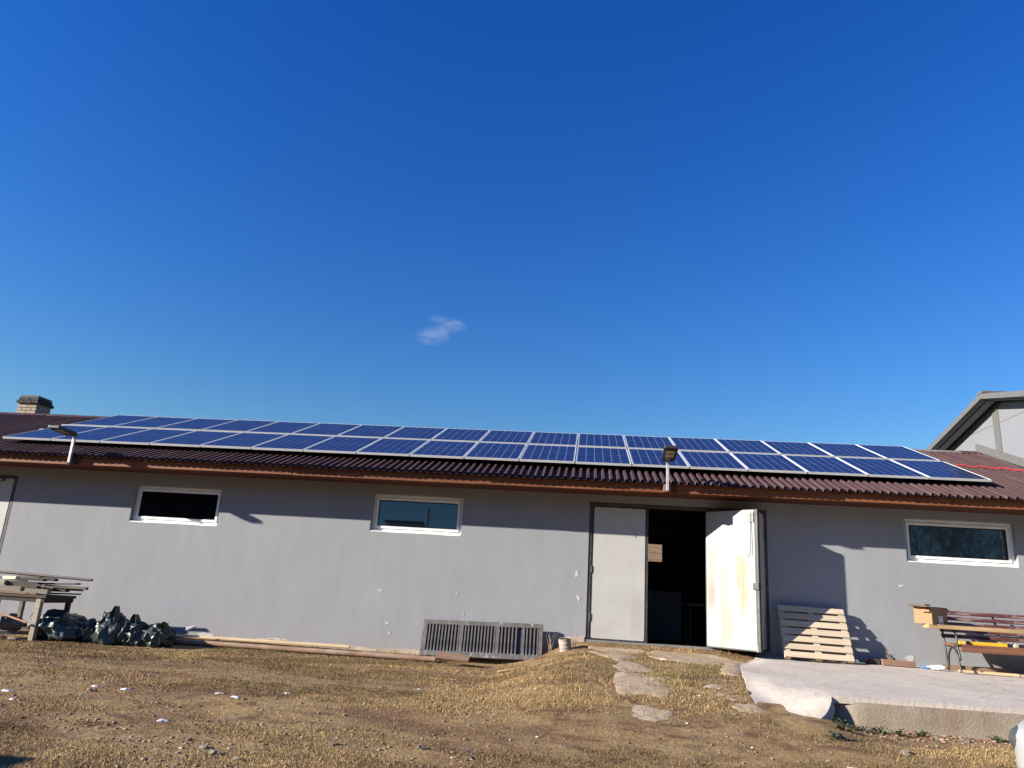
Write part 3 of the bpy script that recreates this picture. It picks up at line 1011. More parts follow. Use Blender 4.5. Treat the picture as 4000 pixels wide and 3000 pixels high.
# windows
def window(op, pane_mat, hinge, tilt=0.0):
    x0, x1, z0, z1 = op
    y = YW + 0.095
    f = MB(); w = 0.052
    f.box(x0 + .002, x1 - .002, y, y + 0.06, z0 + .002, z0 + w).box(x0 + .002, x1 - .002, y, y + 0.06, z1 - w, z1 - .002)
    f.box(x0 + .002, x0 + w, y, y + .06, z0 + w, z1 - w).box(x1 - w, x1 - .002, y, y + .06, z0 + w, z1 - w)
    win = mk('window', f, PVC, bld, bevel=0.004)
    s = MB(); a0, a1, b0, b1 = x0 + w + .004, x1 - w - .004, z0 + w + .004, z1 - w - .004; t = 0.048; ys = y - 0.016
    s.box(a0, a1, ys, ys + .07, b0, b0 + t).box(a0, a1, ys, ys + .07, b1 - t, b1)
    s.box(a0, a0 + t, ys, ys + .07, b0 + t, b1 - t).box(a1 - t, a1, ys, ys + .07, b0 + t, b1 - t)
    mk('sash', s, PVC, win, bevel=0.006)
    g = MB(); c0, c1, d0, d1 = a0 + t, a1 - t, b0 + t, b1 - t; q = 0.011; yg = ys + 0.012
    g.box(c0, c1, yg, yg + .02, d0, d0 + q).box(c0, c1, yg, yg + .02, d1 - q, d1).box(c0, c0 + q, yg, yg + .02, d0 + q, d1 - q).box(c1 - q, c1, yg, yg + .02, d0 + q, d1 - q)
    mk('gasket', g, GASKET, win)
    pc = Matrix.Translation(((c0 + c1) / 2, yg + .024, (d0 + d1) / 2))
    mk('pane', MB().box(c0 + q, c1 - q, yg + .021, yg + .027, d0 + q - .004, d1 - q + .004).xf(pc @ Matrix.Rotation(-tilt, 4, 'X') @ pc.inverted()), pane_mat, win)
    mk('groove', MB().box(x0 + w if hinge < 0 else x1 - w - .004, x0 + w + .004 if hinge < 0 else x1 - w, y - .003, y + .01, z0 + w, z1 - w), GASKET, win)
    # filler squeezed out along the lower edge
    p = MB(); xs = np.linspace(x0 + .02, x1 - .01, 40)
    for x in xs:
        h_ = 0.018 + 0.03 * float(fbm(x * 4.3, 1.7, 3, 8)) ** 1.5
        p.v += [(x, YW - .003, z0 - h_ * .5), (x, YW - .003, z0 + .004), (x, YW + .09, z0 + .006)]
    for i in range(len(xs) - 1):
        k = 3 * i
        p.f += [(k, k + 3, k + 4, k + 1), (k + 1, k + 4, k + 5, k + 2)]
    mk('sill', p, PVC, win)
    return win


window(opens[1], DGLASS, 1, -0.03)
window(opens[2], GLASS, 1, 0.045)
window(opens[4], GLASS, -1, 0.03)

# door frame and leaves
x0, x1, z0, z1 = opens[3]
mb = MB(); fy0, fy1 = YW + 0.012, YW + 0.09
mb.box(x0 + .001, x0 + .06, fy0, fy1, z0, z1 - .001).box(x1 - .06, x1 - .001, fy0, fy1, z0, z1 - .001).box(x0 + .06, x1 - .06, fy0, fy1, z1 - .065, z1 - .001)
mk('door_frame', mb, STEEL, bld, bevel=0.004)
mb = MB().box(x0 - .0, x1, YW - 0.012, YW + 0.16, z0 - .02, z0 + .028)
mk('threshold', mb, GREYST, bld, bevel=0.004)


def leaf(p, q, z0, z1, sheet, thick=0.045, flip=1):
    """door leaf from p to q (plan); its own x runs along the leaf, -y is the face that shows"""
    p = Vector((p[0], p[1], z0)); q = Vector((q[0], q[1], z0))
    d = q - p; L = d.length
    ang = math.atan2(d.y, d.x)
    H = z1 - z0; e = 0.030
    fr = MB()
    fr.box(0, L, 0, thick, 0, e).box(0, L, 0, thick, H - e, H).box(0, e, 0, thick, e, H - e).box(L - e, L, 0, thick, e, H - e)
    fr.box(e, L - e, 0.015, thick - .01, e, H - e)
    w = WLOC[bld]
    o = mk('door_leaf', fr, STEEL, bld, local=True, bevel=0.003)
    o.location = p - w
    o.rotation_euler = (0, 0, ang)
    # sheet with rounded corners, slightly proud of the frame
    c = 0.03; a0, a1, b0, b1 = 0.022, L - 0.022, 0.022, H - 0.012
    pts = []
    for cx_, cz_, st_ in ((a1 - c, b0 + c, -90), (a1 - c, b1 - c, 0), (a0 + c, b1 - c, 90), (a0 + c, b0 + c, 180)):
        for k in range(5):
            t = math.radians(st_ + k * 22.5)
            pts.append((cx_ + c * math.cos(t), cz_ + c * math.sin(t)))
    n = len(pts)
    s = MB()
    s.v = [(x, -0.006, z) for x, z in pts] + [(x, 0.004, z) for x, z in pts]
    s.f = [tuple(range(n))] + [(i, i + n, (i + 1) % n + n, (i + 1) % n) for i in range(n)]
    mk('door_sheet', s, sheet, o, local=True)
    return o, L, H


HB = Vector((2.085, YW - 0.005)); OUT = Vector((2.80, 12.99)); JA = Vector((3.075, YW + 0.0))
lz0, lz1 = -0.565, 1.69
lf1, L1, H1 = leaf((0.135, YW + 0.02), (1.075, YW + 0.02), lz0, lz1, SHEETW)
mk('centre_stile', MB().box(1.077, 1.105, YW + .01, YW + .07, z0 + .028, z1 - .066), STEEL, bld)
lf2, L2, H2 = leaf(HB, OUT, lz0, lz1, SHEETS)
lf3, L3, H3 = leaf(OUT + Vector((0.045, 0.03)), JA, lz0 + .01, lz1 - .01, SHEETW)
# edge profile of the folded pair
mk('edge_profile', MB().box(L2 - .004, L2 + .038, -.004, .055, .0, H2), STEEL, lf2, local=True, bevel=.004)
mk('corner_plate', MB().box(L2 - .03, L2 + .004, -.012, -.004, .0, .10), GREYST, lf2, local=True)
# bolt housing with two wires, and the lock block
mk('bolt_housing', MB().box(L2 - .135, L2 - .025, -.02, -.006, H2 - .215, H2 - .05), GREYST, lf2, local=True, bevel=.004)
mk('bolt', MB().box(L2 - .078, L2 - .068, -.026, -.018, H2 - .23, H2 - .06), TRIMD, lf2, local=True)
mk('wire', MB().tube([(L2 - .088, -.014, H2 - .21), (L2 - .092, -.014, H2 - .5), (L2 - .098, -.014, H2 - .735), (L2 - .14, -.014, H2 - .74), (L2 - .20, -.014, H2 - .725)], 0.003, 6), STEEL, lf2, local=True)
mk('wire', MB().tube([(L2 - .066, -.014, H2 - .21), (L2 - .064, -.014, H2 - .5), (L2 - .06, -.014, H2 - .76), (L2 - .12, -.014, H2 - .765), (L2 - .15, -.014, H2 - .785)], 0.003, 6), STEEL, lf2, local=True)
mk('lock', MB().box(L2 - .06, L2 + .045, -.03, .06, H2 - 1.30, H2 - 1.195), LAMPB, lf2, local=True, bevel=.004)
mk('staple', MB().tube([(L1 - .2, -.008, H1 - .46), (L1 - .2, -.016, H1 - .46), (L1 - .2, -.016, H1 - .505), (L1 - .2, -.008, H1 - .505)], .003, 6).tube([(L1 - .2, -.012, H1 - .46), (L1 - .185, -.014, H1 - .458)], .003, 6), STEEL, lf1, local=True)
for s_ in (0.3, 1.1, 1.95):
    mk('hinge', MB().tube([(0.0, -.012, s_), (0.0, -.012, s_ + .12)], .012, 8), STEEL, lf1, local=True)

# the door at the left end of the view
x0, x1, z0, z1 = opens[0]
mb = MB(); mb.box(x1 - .055, x1 - .001, YW - .004, YW + .09, z0, z1 - .001).box(x0, x1 - .055, YW - .004, YW + .09, z1 - .05, z1 - .001).box(x0, x0 + .05, YW - .004, YW + .09, z0, z1 - .05)
mk('door_frame', mb, STEEL, bld, bevel=.004)
lf4, L4, H4 = leaf((x0 + .055, YW + .015), (x1 - .06, YW + .015), z0 + .02, z1 - .055, SHEETW)
mk('latch', MB().box(L4 - .26, L4 - .2, -.03, -.006, H4 - .06, H4 + .01).tube([(L4 - .23, -.02, H4 - .03), (L4 - .33, -.02, H4 - .10)], .008, 6), TRIMD, lf4, local=True)

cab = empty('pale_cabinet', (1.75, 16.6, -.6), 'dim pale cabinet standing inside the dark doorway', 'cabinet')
mk('carcass', MB().box(1.2, 2.0, 16.3, 16.8, -.604, .35), DIMMED, cab)
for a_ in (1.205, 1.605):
    mk('cabinet_door', MB().box(a_, a_ + .39, 16.28, 16.298, -.55, .32), DIMMED, cab)
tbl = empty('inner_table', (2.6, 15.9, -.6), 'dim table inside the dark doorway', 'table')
mk('table_top', MB().box(2.0, 3.2, 15.5, 16.2, .10, .14), DIMMED, tbl)
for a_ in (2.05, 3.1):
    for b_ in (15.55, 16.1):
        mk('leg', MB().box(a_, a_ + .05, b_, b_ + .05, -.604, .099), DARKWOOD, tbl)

# chimney, brick by brick
cx0, cx1, cy0, cy1 = -14.93, -14.40, 18.05, 18.60
cz0 = 3.15
chim = mk('chimney', MB().box(cx0 + .012, cx1 - .012, cy0 + .012, cy1 - .012, cz0, 4.40), MORTAR, bld)
bh = 0.078; course = 0
bmesh_cache = {}


def brick(xa, xb, ya, yb, za, zb, mat):
    key = (round(xb - xa, 3), round(yb - ya, 3), mat.name)
    j = 0.002
    if key in bmesh_cache:
        o = bmesh_cache[key].copy(); C.objects.link(o)
        o.location = Vector(((xa + xb) / 2, (ya + yb) / 2, za)) - WLOC[chim] + Vector((rnd.uniform(-j, j), rnd.uniform(-j, j), 0))
    else:
        o = mk('brick', MB().box(xa, xb, ya, yb, za, zb), mat, chim, bevel=0.006)
        bmesh_cache[key] = o
    return o


z = cz0 + .3
zc_top = 4.19
while z < zc_top - 0.02:
    h2 = z + bh - .012
    W_ = cx1 - cx0
    cuts = [0, W_ * .5, W_] if course % 2 == 0 else [0, W_ * .25, W_ * .75, W_]
    for a, b in zip(cuts[:-1], cuts[1:]):
        brick(cx0 + a + .005, cx0 + b - .005, cy0, cy0 + .11, z, h2, BRICK)
        brick(cx0 + a + .005, cx0 + b - .005, cy1 - .11, cy1, z, h2, BRICK)
    D_ = cy1 - cy0 - .22
    cuts = [0, D_] if course % 2 else [0, D_ * .5, D_]
    for a, b in zip(cuts[:-1], cuts[1:]):
        brick(cx0, cx0 + .11, cy0 + .11 + a + .005, cy0 + .11 + b - .005, z, h2, BRICK)
        brick(cx1 - .11, cx1, cy0 + .11 + a + .005, cy0 + .11 + b - .005, z, h2, BRICK)
    z += bh; course += 1
for (ov, za, zb, nseg) in ((.042, zc_top, zc_top + .075, 3), (.01, zc_top + .082, zc_top + .15, 2)):
    W_ = cx1 - cx0 + 2 * ov; D_ = cy1 - cy0 + 2 * ov
    for i in range(nseg):
        a, b = cx0 - ov + W_ * i / nseg + .004, cx0 - ov + W_ * (i + 1) / nseg - .004
        brick(a, b, cy0 - ov, cy0 - ov + .13, za, zb, SOOT)
        brick(a, b, cy1 + ov - .13, cy1 + ov, za, zb, SOOT)
        a, b = cy0 - ov + .135 + (D_ - .27) * i / nseg, cy0 - ov + .127 + (D_ - .27) * (i + 1) / nseg
        brick(cx0 - ov, cx0 - ov + .13, a, b, za, zb, SOOT)
        brick(cx1 + ov - .13, cx1 + ov, a, b, za, zb, SOOT)

# ------------------------------------------------------------------ solar panels
PW, PL, PG, PP = 0.992, 1.770, 0.148, 1.012
PX0, PY0, PZ0 = -11.3399, 13.5316, 2.4153
ORD = ['first', 'second', 'third', 'fourth', 'fifth', 'sixth', 'seventh', 'eighth', 'ninth', 'tenth', 'eleventh', 'twelfth', 'thirteenth', 'fourteenth', 'fifteenth', 'sixteenth', 'seventeenth', 'eighteenth']


def make_panel():
    root = empty('solar_module', (0, 0, 0))
    fr = MB(); e = 0.011
    fr.box(0, PW, 0, e, 0, .04).box(0, PW, PL - e, PL, 0, .04).box(0, e, e, PL - e, 0, .04).box(PW - e, PW, e, PL - e, 0, .04)
    mk('frame', fr, ALU, root, local=True)
    mk('glass', MB().box(e, PW - e, e, PL - e, .018, .0355), BACK, root, local=True)
    mg = 0.012; cw = (PW - 2 * e - 2 * mg) / 6; chh = (PL - 2 * e - 2 * mg - .014) / 2; g = .0045
    cm = MB().box(g, cw - g, 0, chh, 0, .0012)
    first = None
    for r in range(2):
        for c in range(6):
            if first is None:
                first = mk('cell', cm, CELL, root, local=True); o = first
            else:
                o = first.copy(); C.objects.link(o); o.parent = root
            o.location = (e + mg + c * cw, e + mg + r * (chh + .014), .0356)
    return root


pan = make_panel()
k = 0
for r in range(2):
    for i in range(18):
        o = pan if k == 0 else copy_tree(pan)
        s = r * (PL + PG)
        o.location = (PX0 + i * PP + rnd.uniform(-.002, .002), PY0 + s * CB, PZ0 + s * SB + rnd.uniform(-.002, .002))
        o.rotation_euler = (B + rnd.uniform(-.0015, .0015), rnd.uniform(-.001, .001), 0)
        row = 'lower' if r == 0 else 'upper'
        if i == 0: lab = f'solar panel at the left end of the {row} row on the roof'
        elif i == 17: lab = f'solar panel at the right end of the {row} row on the roof'
        elif i < 9: lab = f'{ORD[i]} solar panel from the left in the {row} row'
        else: lab = f'{ORD[17 - i]} solar panel from the right in the {row} row'
        tag(o, lab, 'solar panel', 'solar panels in two rows on the roof')
        k += 1
nrm_ = Vector((0, -SB, CB))
for j, (s, x_left, lab) in enumerate([(0.42, -11.3, 'hidden lower mounting rail under the lower panel row'), (1.36, -11.62, 'pale mounting rail end sticking out left of the lower panel row'),
                                      (2.12, -11.68, 'pale mounting rail end sticking out left of the upper panel row'), (3.28, -11.3, 'hidden upper mounting rail under the upper panel row')]):
    p = Vector((x_left, PY0 + s * CB, PZ0 + s * SB)) - nrm_ * 0.032
    q = Vector((6.90, PY0 + s * CB, PZ0 + s * SB)) - nrm_ * 0.032
    mk('mounting_rail', MB().beam(p, q, .04, .06, nrm_), ALU, label=lab, cat='rail', group='rails under the solar panels')
# red cable from the panels to the hall
pts = []
for t in np.linspace(0, 1, 40):
    x = 6.85 + t * 2.2
    s = 2.05 + 0.08 * math.sin(t * 5) - 0.55 * t * 0.6
    y = PY0 + s * CB; z = EAVE_Z + (y - EAVE_Y) * TB + RIB + .022 + 0.012 * math.sin(t * 38)
    pts.append((x, y, z))
mk('red_cable', MB().tube(pts, .011, 8), REDCAB, smooth=3.2, label='red cable lying across the brown roof by the white hall', cat='cable')


# ------------------------------------------------------------------ lamps on the eave
def lamp(x, lab, tilt, block):
    root = empty('solar_lamp', (x, FY - .03, 1.87), lab, 'lamp', 'solar lamps on square posts along the eave')
    y = 12.80
    mk('post', MB().box(x - .022, x + .022, y - .022, y + .022, 1.90, 2.40), GALV, root, bevel=.003)
    mk('bracket', MB().box(x - .06, x + .06, y + .023, FY - .002, 1.885, 2.01), BROWNWOOD if block else DARKWOOD, root, bevel=.004)
    if block:
        mk('mount_board', MB().box(x - .075, x + .17, FY - .024, FY - .006, 1.888, 1.985), SOFFIT, root)
    h = MB()
    # housing: slim box that narrows towards the neck, in its own frame (y towards the yard)
    W2, L, T = .112, .58, .05
    prof = [(-W2, -L), (-W2 * .9, -L - .018), (W2 * .9, -L - .018), (W2, -L), (W2, -.10), (.075, -.045), (.03, -.03), (.03, .03), (-.03, .03), (-.03, -.03), (-.075, -.045), (-W2, -.10)]
    h.prism(prof[::1], 0, T)
    m = Matrix.Translation((x, y, 2.375)) @ Matrix.Rotation(-tilt, 4, 'X')
    hd = mk('lamp_head', h.xf(m), LAMPB, root, bevel=.005)
    for a, b in ((-.235, -.345), (-.375, -.485)):
        mk('light_panel', MB().box(-.072, .072, b, a, -.006, -.001).xf(m), LED, hd)
    mk('sensor', MB().tube([(0, -.17, -.012), (0, -.17, 0)], .016, 10).xf(m), GALV, hd)
    mk('rim', MB().box(-.098, -.088, -.54, -.06, -.012, -.001).box(.088, .098, -.54, -.06, -.012, -.001).box(-.088, .088, -.54, -.53, -.012, -.001).xf(m), LAMPB, hd)
    mk('solar_plate', MB().box(-.1, .1, -.57, -.12, T + .001, T + .006).xf(m), CELL, hd)
    return root


lamp(1.345, 'dark solar lamp on a grey post above the folding door', 0.22, True)
lamp(-9.33, 'dark solar lamp seen side-on at the left end of the eave', 0.05, False)

# ------------------------------------------------------------------ white hall at the right end
HX = 8.64
hall = empty('white_hall', (12, 16.3, -1.0), 'white metal-clad hall with grey trim rising behind the roof end', 'building')
AY, AZ = 16.30, 4.66          # apex of the gable wall
HSL = 0.235


def gz(y): return AZ - HSL * abs(y - AY)


yl, yr = 13.45, 23.0
zj = [-1.0, 0.05, 1.15, 2.25, 3.26, 4.22, 5.0]
for a, b in zip(zj[:-1], zj[1:]):
    pts = []
    za, zb = a + .004, b - .004
    ys = sorted({yl, yr, AY, *[AY + s * (AZ - zz) / HSL for zz in (za, zb) for s in (-1, 1) if AZ > zz]})
    top = [(y, min(zb, gz(y))) for y in ys if yl <= y <= yr and gz(y) >= za - 1e-6]
    if len(top) < 2: continue
    poly = [(y, za) for y in (top[0][0], top[-1][0])] + top[::-1]
    pl = []
    for p in poly:
        if not pl or (abs(p[0] - pl[-1][0]) + abs(p[1] - pl[-1][1])) > 1e-4: pl.append(p)
    if abs(pl[0][0] - pl[-1][0]) + abs(pl[0][1] - pl[-1][1]) < 1e-4: pl.pop()
    n = len(pl)
    mb = MB()
    mb.v = [(HX, y, z) for y, z in pl] + [(HX + .1, y, z) for y, z in pl]
    mb.f = [tuple(reversed(range(n))), tuple(range(n, 2 * n))] + [(i, (i + 1) % n, (i + 1) % n + n, i + n) for i in range(n)]
    mk('wall_panel', mb, HALLW, hall)
mk('wall', MB().box(HX + .12, 24, yl + .05, yr - .05, -1.2, 2.9), INNER, hall)
# post and base flashing
mk('post', MB().box(HX - .02, HX - .002, 16.47, 16.70, 3.2, AZ - .08), TRIM, hall, bevel=.004)


def yz_strip(mb, x0, x1, y0, z0, y1, z1, h):
    mb.add([(x0, y0, z0), (x1, y0, z0), (x1, y1, z1), (x0, y1, z1), (x0, y0, z0 + h), (x1, y0, z0 + h), (x1, y1, z1 + h), (x0, y1, z1 + h)],
           [(0, 3, 2, 1), (4, 5, 6, 7), (0, 1, 5, 4), (1, 2, 6, 5), (2, 3, 7, 6), (3, 0, 4, 7)])
    return mb


def rz(y): return EAVE_Z + (y - EAVE_Y) * TB


fl = MB(); yz_strip(fl, HX - .06, HX - .022, 12.7, rz(12.7) + .03, RIDGE_Y, RIDGE_Z + .06, .17)
mk('flashing', fl, TRIM, hall, bevel=.004)
# roof slabs with verge trim hanging over the gable
RX = 8.22
for sgn, ye in ((-1, yl - .4), (1, yr + .4)):
    rb = MB(); yz_strip(rb, RX + .03, 24.5, AY, AZ + .03, ye, gz(ye) + .03, .10)
    mk('roof', rb, TRIM, hall)
    vt = MB(); yz_strip(vt, RX, RX + .028, AY, AZ + .015, ye, gz(ye) + .015, .115)
    mk('verge_trim', vt, TRIM, hall)
    v2 = MB(); yz_strip(v2, RX + .15, HX - .12, AY + sgn * .02, AZ - .02, ye, gz(ye) - .02, .048)
    mk('verge_soffit', v2, TRIM, hall)
    v3 = MB(); yz_strip(v3, HX - .055, HX - .003, AY + sgn * .02, AZ - .06, ye, gz(ye) - .06, .07)
    mk('verge_batten', v3, TRIMD, hall)
    v4 = MB(); yz_strip(v4, RX + .03, RX + .15, AY + sgn * .02, AZ + .0, ye, gz(ye) + .0, .028)
    mk('verge_gap', v4, TRIMD, hall)
mk('roof_ridge', MB().box(RX - .01, 24.5, AY - .12, AY + .12, AZ + .12, AZ + .165), TRIM, hall)


# ------------------------------------------------------------------ pallet against the wall
def T(loc, rx=0.0, ry=0.0, rz_=0.0):
    return Matrix.Translation(loc) @ Matrix.Rotation(rz_, 4, 'Z') @ Matrix.Rotation(ry, 4, 'Y') @ Matrix.Rotation(rx, 4, 'X')


pal = empty('wooden_pallet', (3.76, 13.1, -0.66), 'pale new wooden pallet leaning on the grey wall beside the door', 'pallet')
PM = T((3.225, 13.19, -0.665), rx=-math.radians(29.5), ry=0.012)   # local: x across, y thickness (front is -y), z up the pallet
PWD, PH, PT = 1.06, 0.925, 0.138
for i in range(7):
    z0 = i * 0.1345
    h = 0.099 + rnd.uniform(-.004, .003)
    e0, e1 = rnd.uniform(-.006, .006), rnd.uniform(-.006, .006)
    mk('board', MB().box(e0, PWD + e1, -PT, -PT + .021, z0, z0 + h).xf(PM), PALLET, pal, bevel=.004)
for x in (0.0, PWD / 2 - .05, PWD - .10):
    mk('stringer_board', MB().box(x + .002, x + .098, -PT + .022, -PT + .042, 0.004, PH - .012).xf(PM), PALLET, pal, bevel=.003)
    mk('bottom_board', MB().box(x + .003, x + .097, -.021, 0, 0, PH - .004).xf(PM), PALLET, pal, bevel=.003)
    for z in (0.006, PH / 2 - .06, PH - .135):
        mk('block', MB().box(x + .001, x + .099, -PT + .043, -.022, z, z + .125).xf(PM), PALLETE, pal, bevel=.003)

# ------------------------------------------------------------------ slatted iron panel leaning left of the door
gr = empty('iron_grating', (-1.64, 13.35, -0.97), 'dark splashed slatted iron panel leaning on the wall left of the door', 'grating')
GM = T((-2.70, 13.30, -0.985), rx=-math.radians(19), ry=-0.022)
GW, GH, GT = 2.06, 0.605, .05
fr = MB()
fr.box(0, GW, 0, GT, 0, .085).box(0, GW, 0, GT, GH - .075, GH)
fr.box(0, .085, 0, GT, .085, GH - .075).box(GW - .06, GW, 0, GT, .085, GH - .075)
mk('frame', fr.xf(GM), GRATE, gr, bevel=.004)
mk('gap_shade_plate', MB().box(.06, GW - .04, GT - .006, GT - .002, .06, GH - .05).xf(GM), TRIMD, gr)  # dark sheet added so the gaps between the slats go black
secs = [(.085, .645), (.705, 1.265), (1.325, GW - .06)]
for a, b in ((.645, .705), (1.265, 1.325)):
    mk('mullion', MB().box(a, b, .001, GT - .001, .0855, GH - .0755).xf(GM), GRATE, gr)
for si, (a, b) in enumerate(secs):
    nsl = 10 if si < 2 else 11
    st = (b - a) / nsl
    for i in range(nsl):
        if si == 2 and i == 5: continue
        c = a + (i + .62) * st + rnd.uniform(-.002, .002)
        w = .024 if not (si == 2 and i == 6) else .045
        mk('slat', MB().box(c - w / 2, c + w / 2, .006, GT - .008, .0855, GH - .0755).xf(GM), GRATE, gr)

# tin can and small planks at the foot of the wall
can = empty('tin_can', (-0.26, 13.2, -0.83), 'rusty open tin can tilted in the grass right of the iron panel', 'can')
cm_ = T((-0.245, 13.2, zg1(-.25, 13.2) - .015), rx=.12, ry=-.16)
prof = [(0, .10, 0), (.0, .102, .0)]
c_ = MB(); n = 20
rings = [(.100, 0), (.103, .004), (.100, .01), (.100, .07), (.1025, .075), (.100, .08), (.100, .13), (.1025, .135), (.100, .14), (.100, .20), (.104, .205), (.100, .21), (.095, .205), (.094, .03)]
for r, z in rings:
    for t in range(n):
        a = t / n * 2 * math.pi
        c_.v.append((r * math.cos(a), r * math.sin(a), z))
for i in range(len(rings) - 1):
    for t in range(n):
        t2 = (t + 1) % n
        c_.f.append((i * n + t, i * n + t2, (i + 1) * n + t2, (i + 1) * n + t))
c_.f.append(tuple(reversed(range(n)))); c_.f.append(tuple((len(rings) - 1) * n + t for t in range(n)))
mk('can_body', c_.xf(cm_), RUST, can, smooth=.6)
mk('lid', MB().prism([(.088 * math.cos(t / 14 * 6.283) * 1, .088 * math.sin(t / 14 * 6.283) - .03) for t in range(14)], 0, .003).xf(cm_ @ T((0.0, .0, .205), rx=-.25, ry=.1)), RUST, can)


def plank(name, p, q, w, h, mat, label, cat, upv=(0, 0, 1), bevel=.004, group=None):
    """a board; its own x axis runs along it"""
    p = Vector(p); q = Vector(q); d = q - p
    L = d.length
    m = MB().box(-L / 2, L / 2, -w / 2, w / 2, -h / 2, h / 2)
    o = mk(name, m, mat, local=True, bevel=bevel, label=label, cat=cat, group=group)
    ex = d.normalized(); ez = (Vector(upv) - ex * Vector(upv).dot(ex)).normalized(); ey = ez.cross(ex)
    o.matrix_world = Matrix.Translation((p + q) / 2) @ Matrix((ex, ey, ez)).transposed().to_4x4()
    return o


plank('wooden_lath', (-7.4, 13.56, zg1(-7.4, 13.5) + .055), (-3.97, 13.5, zg1(-3.97, 13.5) + .075), .075, .03, PALEWOOD, 'long pale thin board lying along the foot of the wall', 'board', (0, -.5, 1))
pts = [(-7.3 + i * .49, 13.22 + .01 * math.sin(i), zg1(-7.3 + i * .49, 13.22) + .035 + .004 * math.sin(i * 1.3)) for i in range(11)]
zz = np.polyfit([p[0] for p in pts], [p[2] for p in pts], 1)
pts = [(p[0], p[1], zz[0] * p[0] + zz[1] + .012) for p in pts]
mk('rusty_pipe', MB().tube(pts, .045, 12), RUSTP, smooth=.7, label='long rusty brown pipe lying on the grass along the wall', cat='pipe')
plank('short_plank', (-2.36, 13.02, -.945), (-1.80, 12.96, -.975), .14, .035, BROWNWOOD, 'short worn brown plank under the iron panel', 'board', (0, -.6, 1))
plank('wood_chip', (-1.28, 12.6, zg1(-1.28, 12.6) + .02), (-1.13, 12.65, zg1(-1.13, 12.65) + .025), .06, .02, PALEWOOD, 'small pale wood offcut in the grass below the iron panel', 'offcut')

# dry weeds beside the can
for i, (x, y, h) in enumerate([(-0.12, 13.3, .38), (-0.52, 13.42, .40), (4.98, 13.5, .3), (-10.1, 13.0, .2)]):
    w_ = MB()
    for j in range(9):
        a = rnd.uniform(0, 6.28); l = h * rnd.uniform(.5, 1)
        p0 = Vector((x + rnd.uniform(-.03, .03), y + rnd.uniform(-.02, .02), zg1(x, y) - .02 if i != 2 else -.66))
        pts = [p0 + Vector((math.cos(a) * l * .35 * t * t, math.sin(a) * l * .12 * t * t, l * t)) for t in (0, .35, .7, 1)]
        w_.tube(pts, [.0022, .002, .0016, .001], 4)
    mk('dry_weed', w_, PALEWOOD, label=['thin dry weed stalks growing behind the tin can', 'single dry weed stalks against the shaded wall by the iron panel', 'dry weed stalks at the wall above the bottle', 'dry stalks beside the work table'][i], cat='weed')

# ------------------------------------------------------------------ bench with board, box and tools
bench = empty('park_bench', (6.7, 13.1, -0.65), 'old bench with red brown slats and black iron ends by the right window', 'bench')
ZA = -0.648


def bench_end(x):
    m = MB()
    # back upright, armrest hoop, seat bearer, arched legs
    m.tube([(x, 13.22, ZA), (x, 13.25, -.45), (x, 13.27, -.25), (x, 13.33, -.05), (x, 13.42, .14), (x, 13.46, .25)], .016, 8)
    m.tube([(x, 13.33, -.045), (x, 13.2, -.035), (x, 13.02, -.04), (x, 12.90, -.075), (x, 12.85, -.16), (x, 12.855, -.26), (x, 12.84, -.33), (x, 12.81, -.39), (x, 12.79, -.45), (x, 12.80, -.48)], .015, 8)
    m.tube([(x, 13.27, -.27), (x, 13.1, -.285), (x, 12.95, -.275), (x, 12.86, -.28)], .015, 8)
    arch = []
    for k in range(13):
        t = math.pi * k / 12
        arch.append((x, 13.015 + .165 * math.cos(t), -.50 + .20 * math.sin(t)))
    m.tube([(x, 13.22, ZA)] + arch + [(x, 12.80, ZA)], .015, 8)
    return m


for x in (5.745, 7.62):
    mk('end_frame', bench_end(x), IRON, bench, smooth=.9)
mk('centre_strut', MB().tube([(6.60, 13.28, -.27), (6.60, 13.34, -.03), (6.6, 13.45, .16), (6.6, 13.485, .25)], .016, 8).tube([(6.6, 13.27, -.285), (6.6, 12.85, -.29)], .014, 8), IRON, bench, smooth=.9)
for y, z, t in ((13.435, .222, 18), (13.40, .135, 18), (13.365, .048, 18), (13.335, -.045, 17), (13.30, -.135, 16)):
    m = MB().box(5.70, 7.70, -.016, .016, -.028, .028)
    m = MB().box(-1.0, 1.0, -.016, .016, -.029, .029).xf(T((6.70, y - .03, z), rx=-math.radians(t)))
    mk('back_slat', m, SLATRED, bench, bevel=.006)
for j, (y, z) in enumerate(((13.20, -.255), (13.10, -.262), (13.0, -.258), (12.905, -.265), (12.845, -.315))):
    w, h = (.082, .032) if j < 4 else (.034, .075)
    x0 = 5.80 if j else 5.72
    m = MB().box(5.70 if j < 4 else 5.79, 7.70, y - w / 2, y + w / 2, z - h / 2, z + h / 2)
    mk('seat_slat', m, SLATSEAT, bench, bevel=.006)

plank('loose_board', (5.33, 12.93, .0), (7.75, 12.99, -.008), .20, .062, BOARDW, 'yellowish board laid across the bench armrests', 'board', bevel=.006)

box = empty('cardboard_box', (5.47, 12.95, .032), 'open brown cardboard box on the board at the bench end', 'box')
BA = math.radians(33.5)
BX = T((5.385, 12.80, .033), rz_=BA)     # local x runs right, y runs back
bw, bd, bh2 = .385, .30, .255
t_ = .005
m = MB()
m.box(0, bw, 0, t_, 0, bh2).box(0, bw, bd - t_, bd, 0, bh2).box(0, t_, t_, bd - t_, 0, bh2).box(bw - t_, bw, t_, bd - t_, 0, bh2).box(t_, bw - t_, t_, bd - t_, 0, t_)
mk('box_body', m.xf(BX), CARD, box)


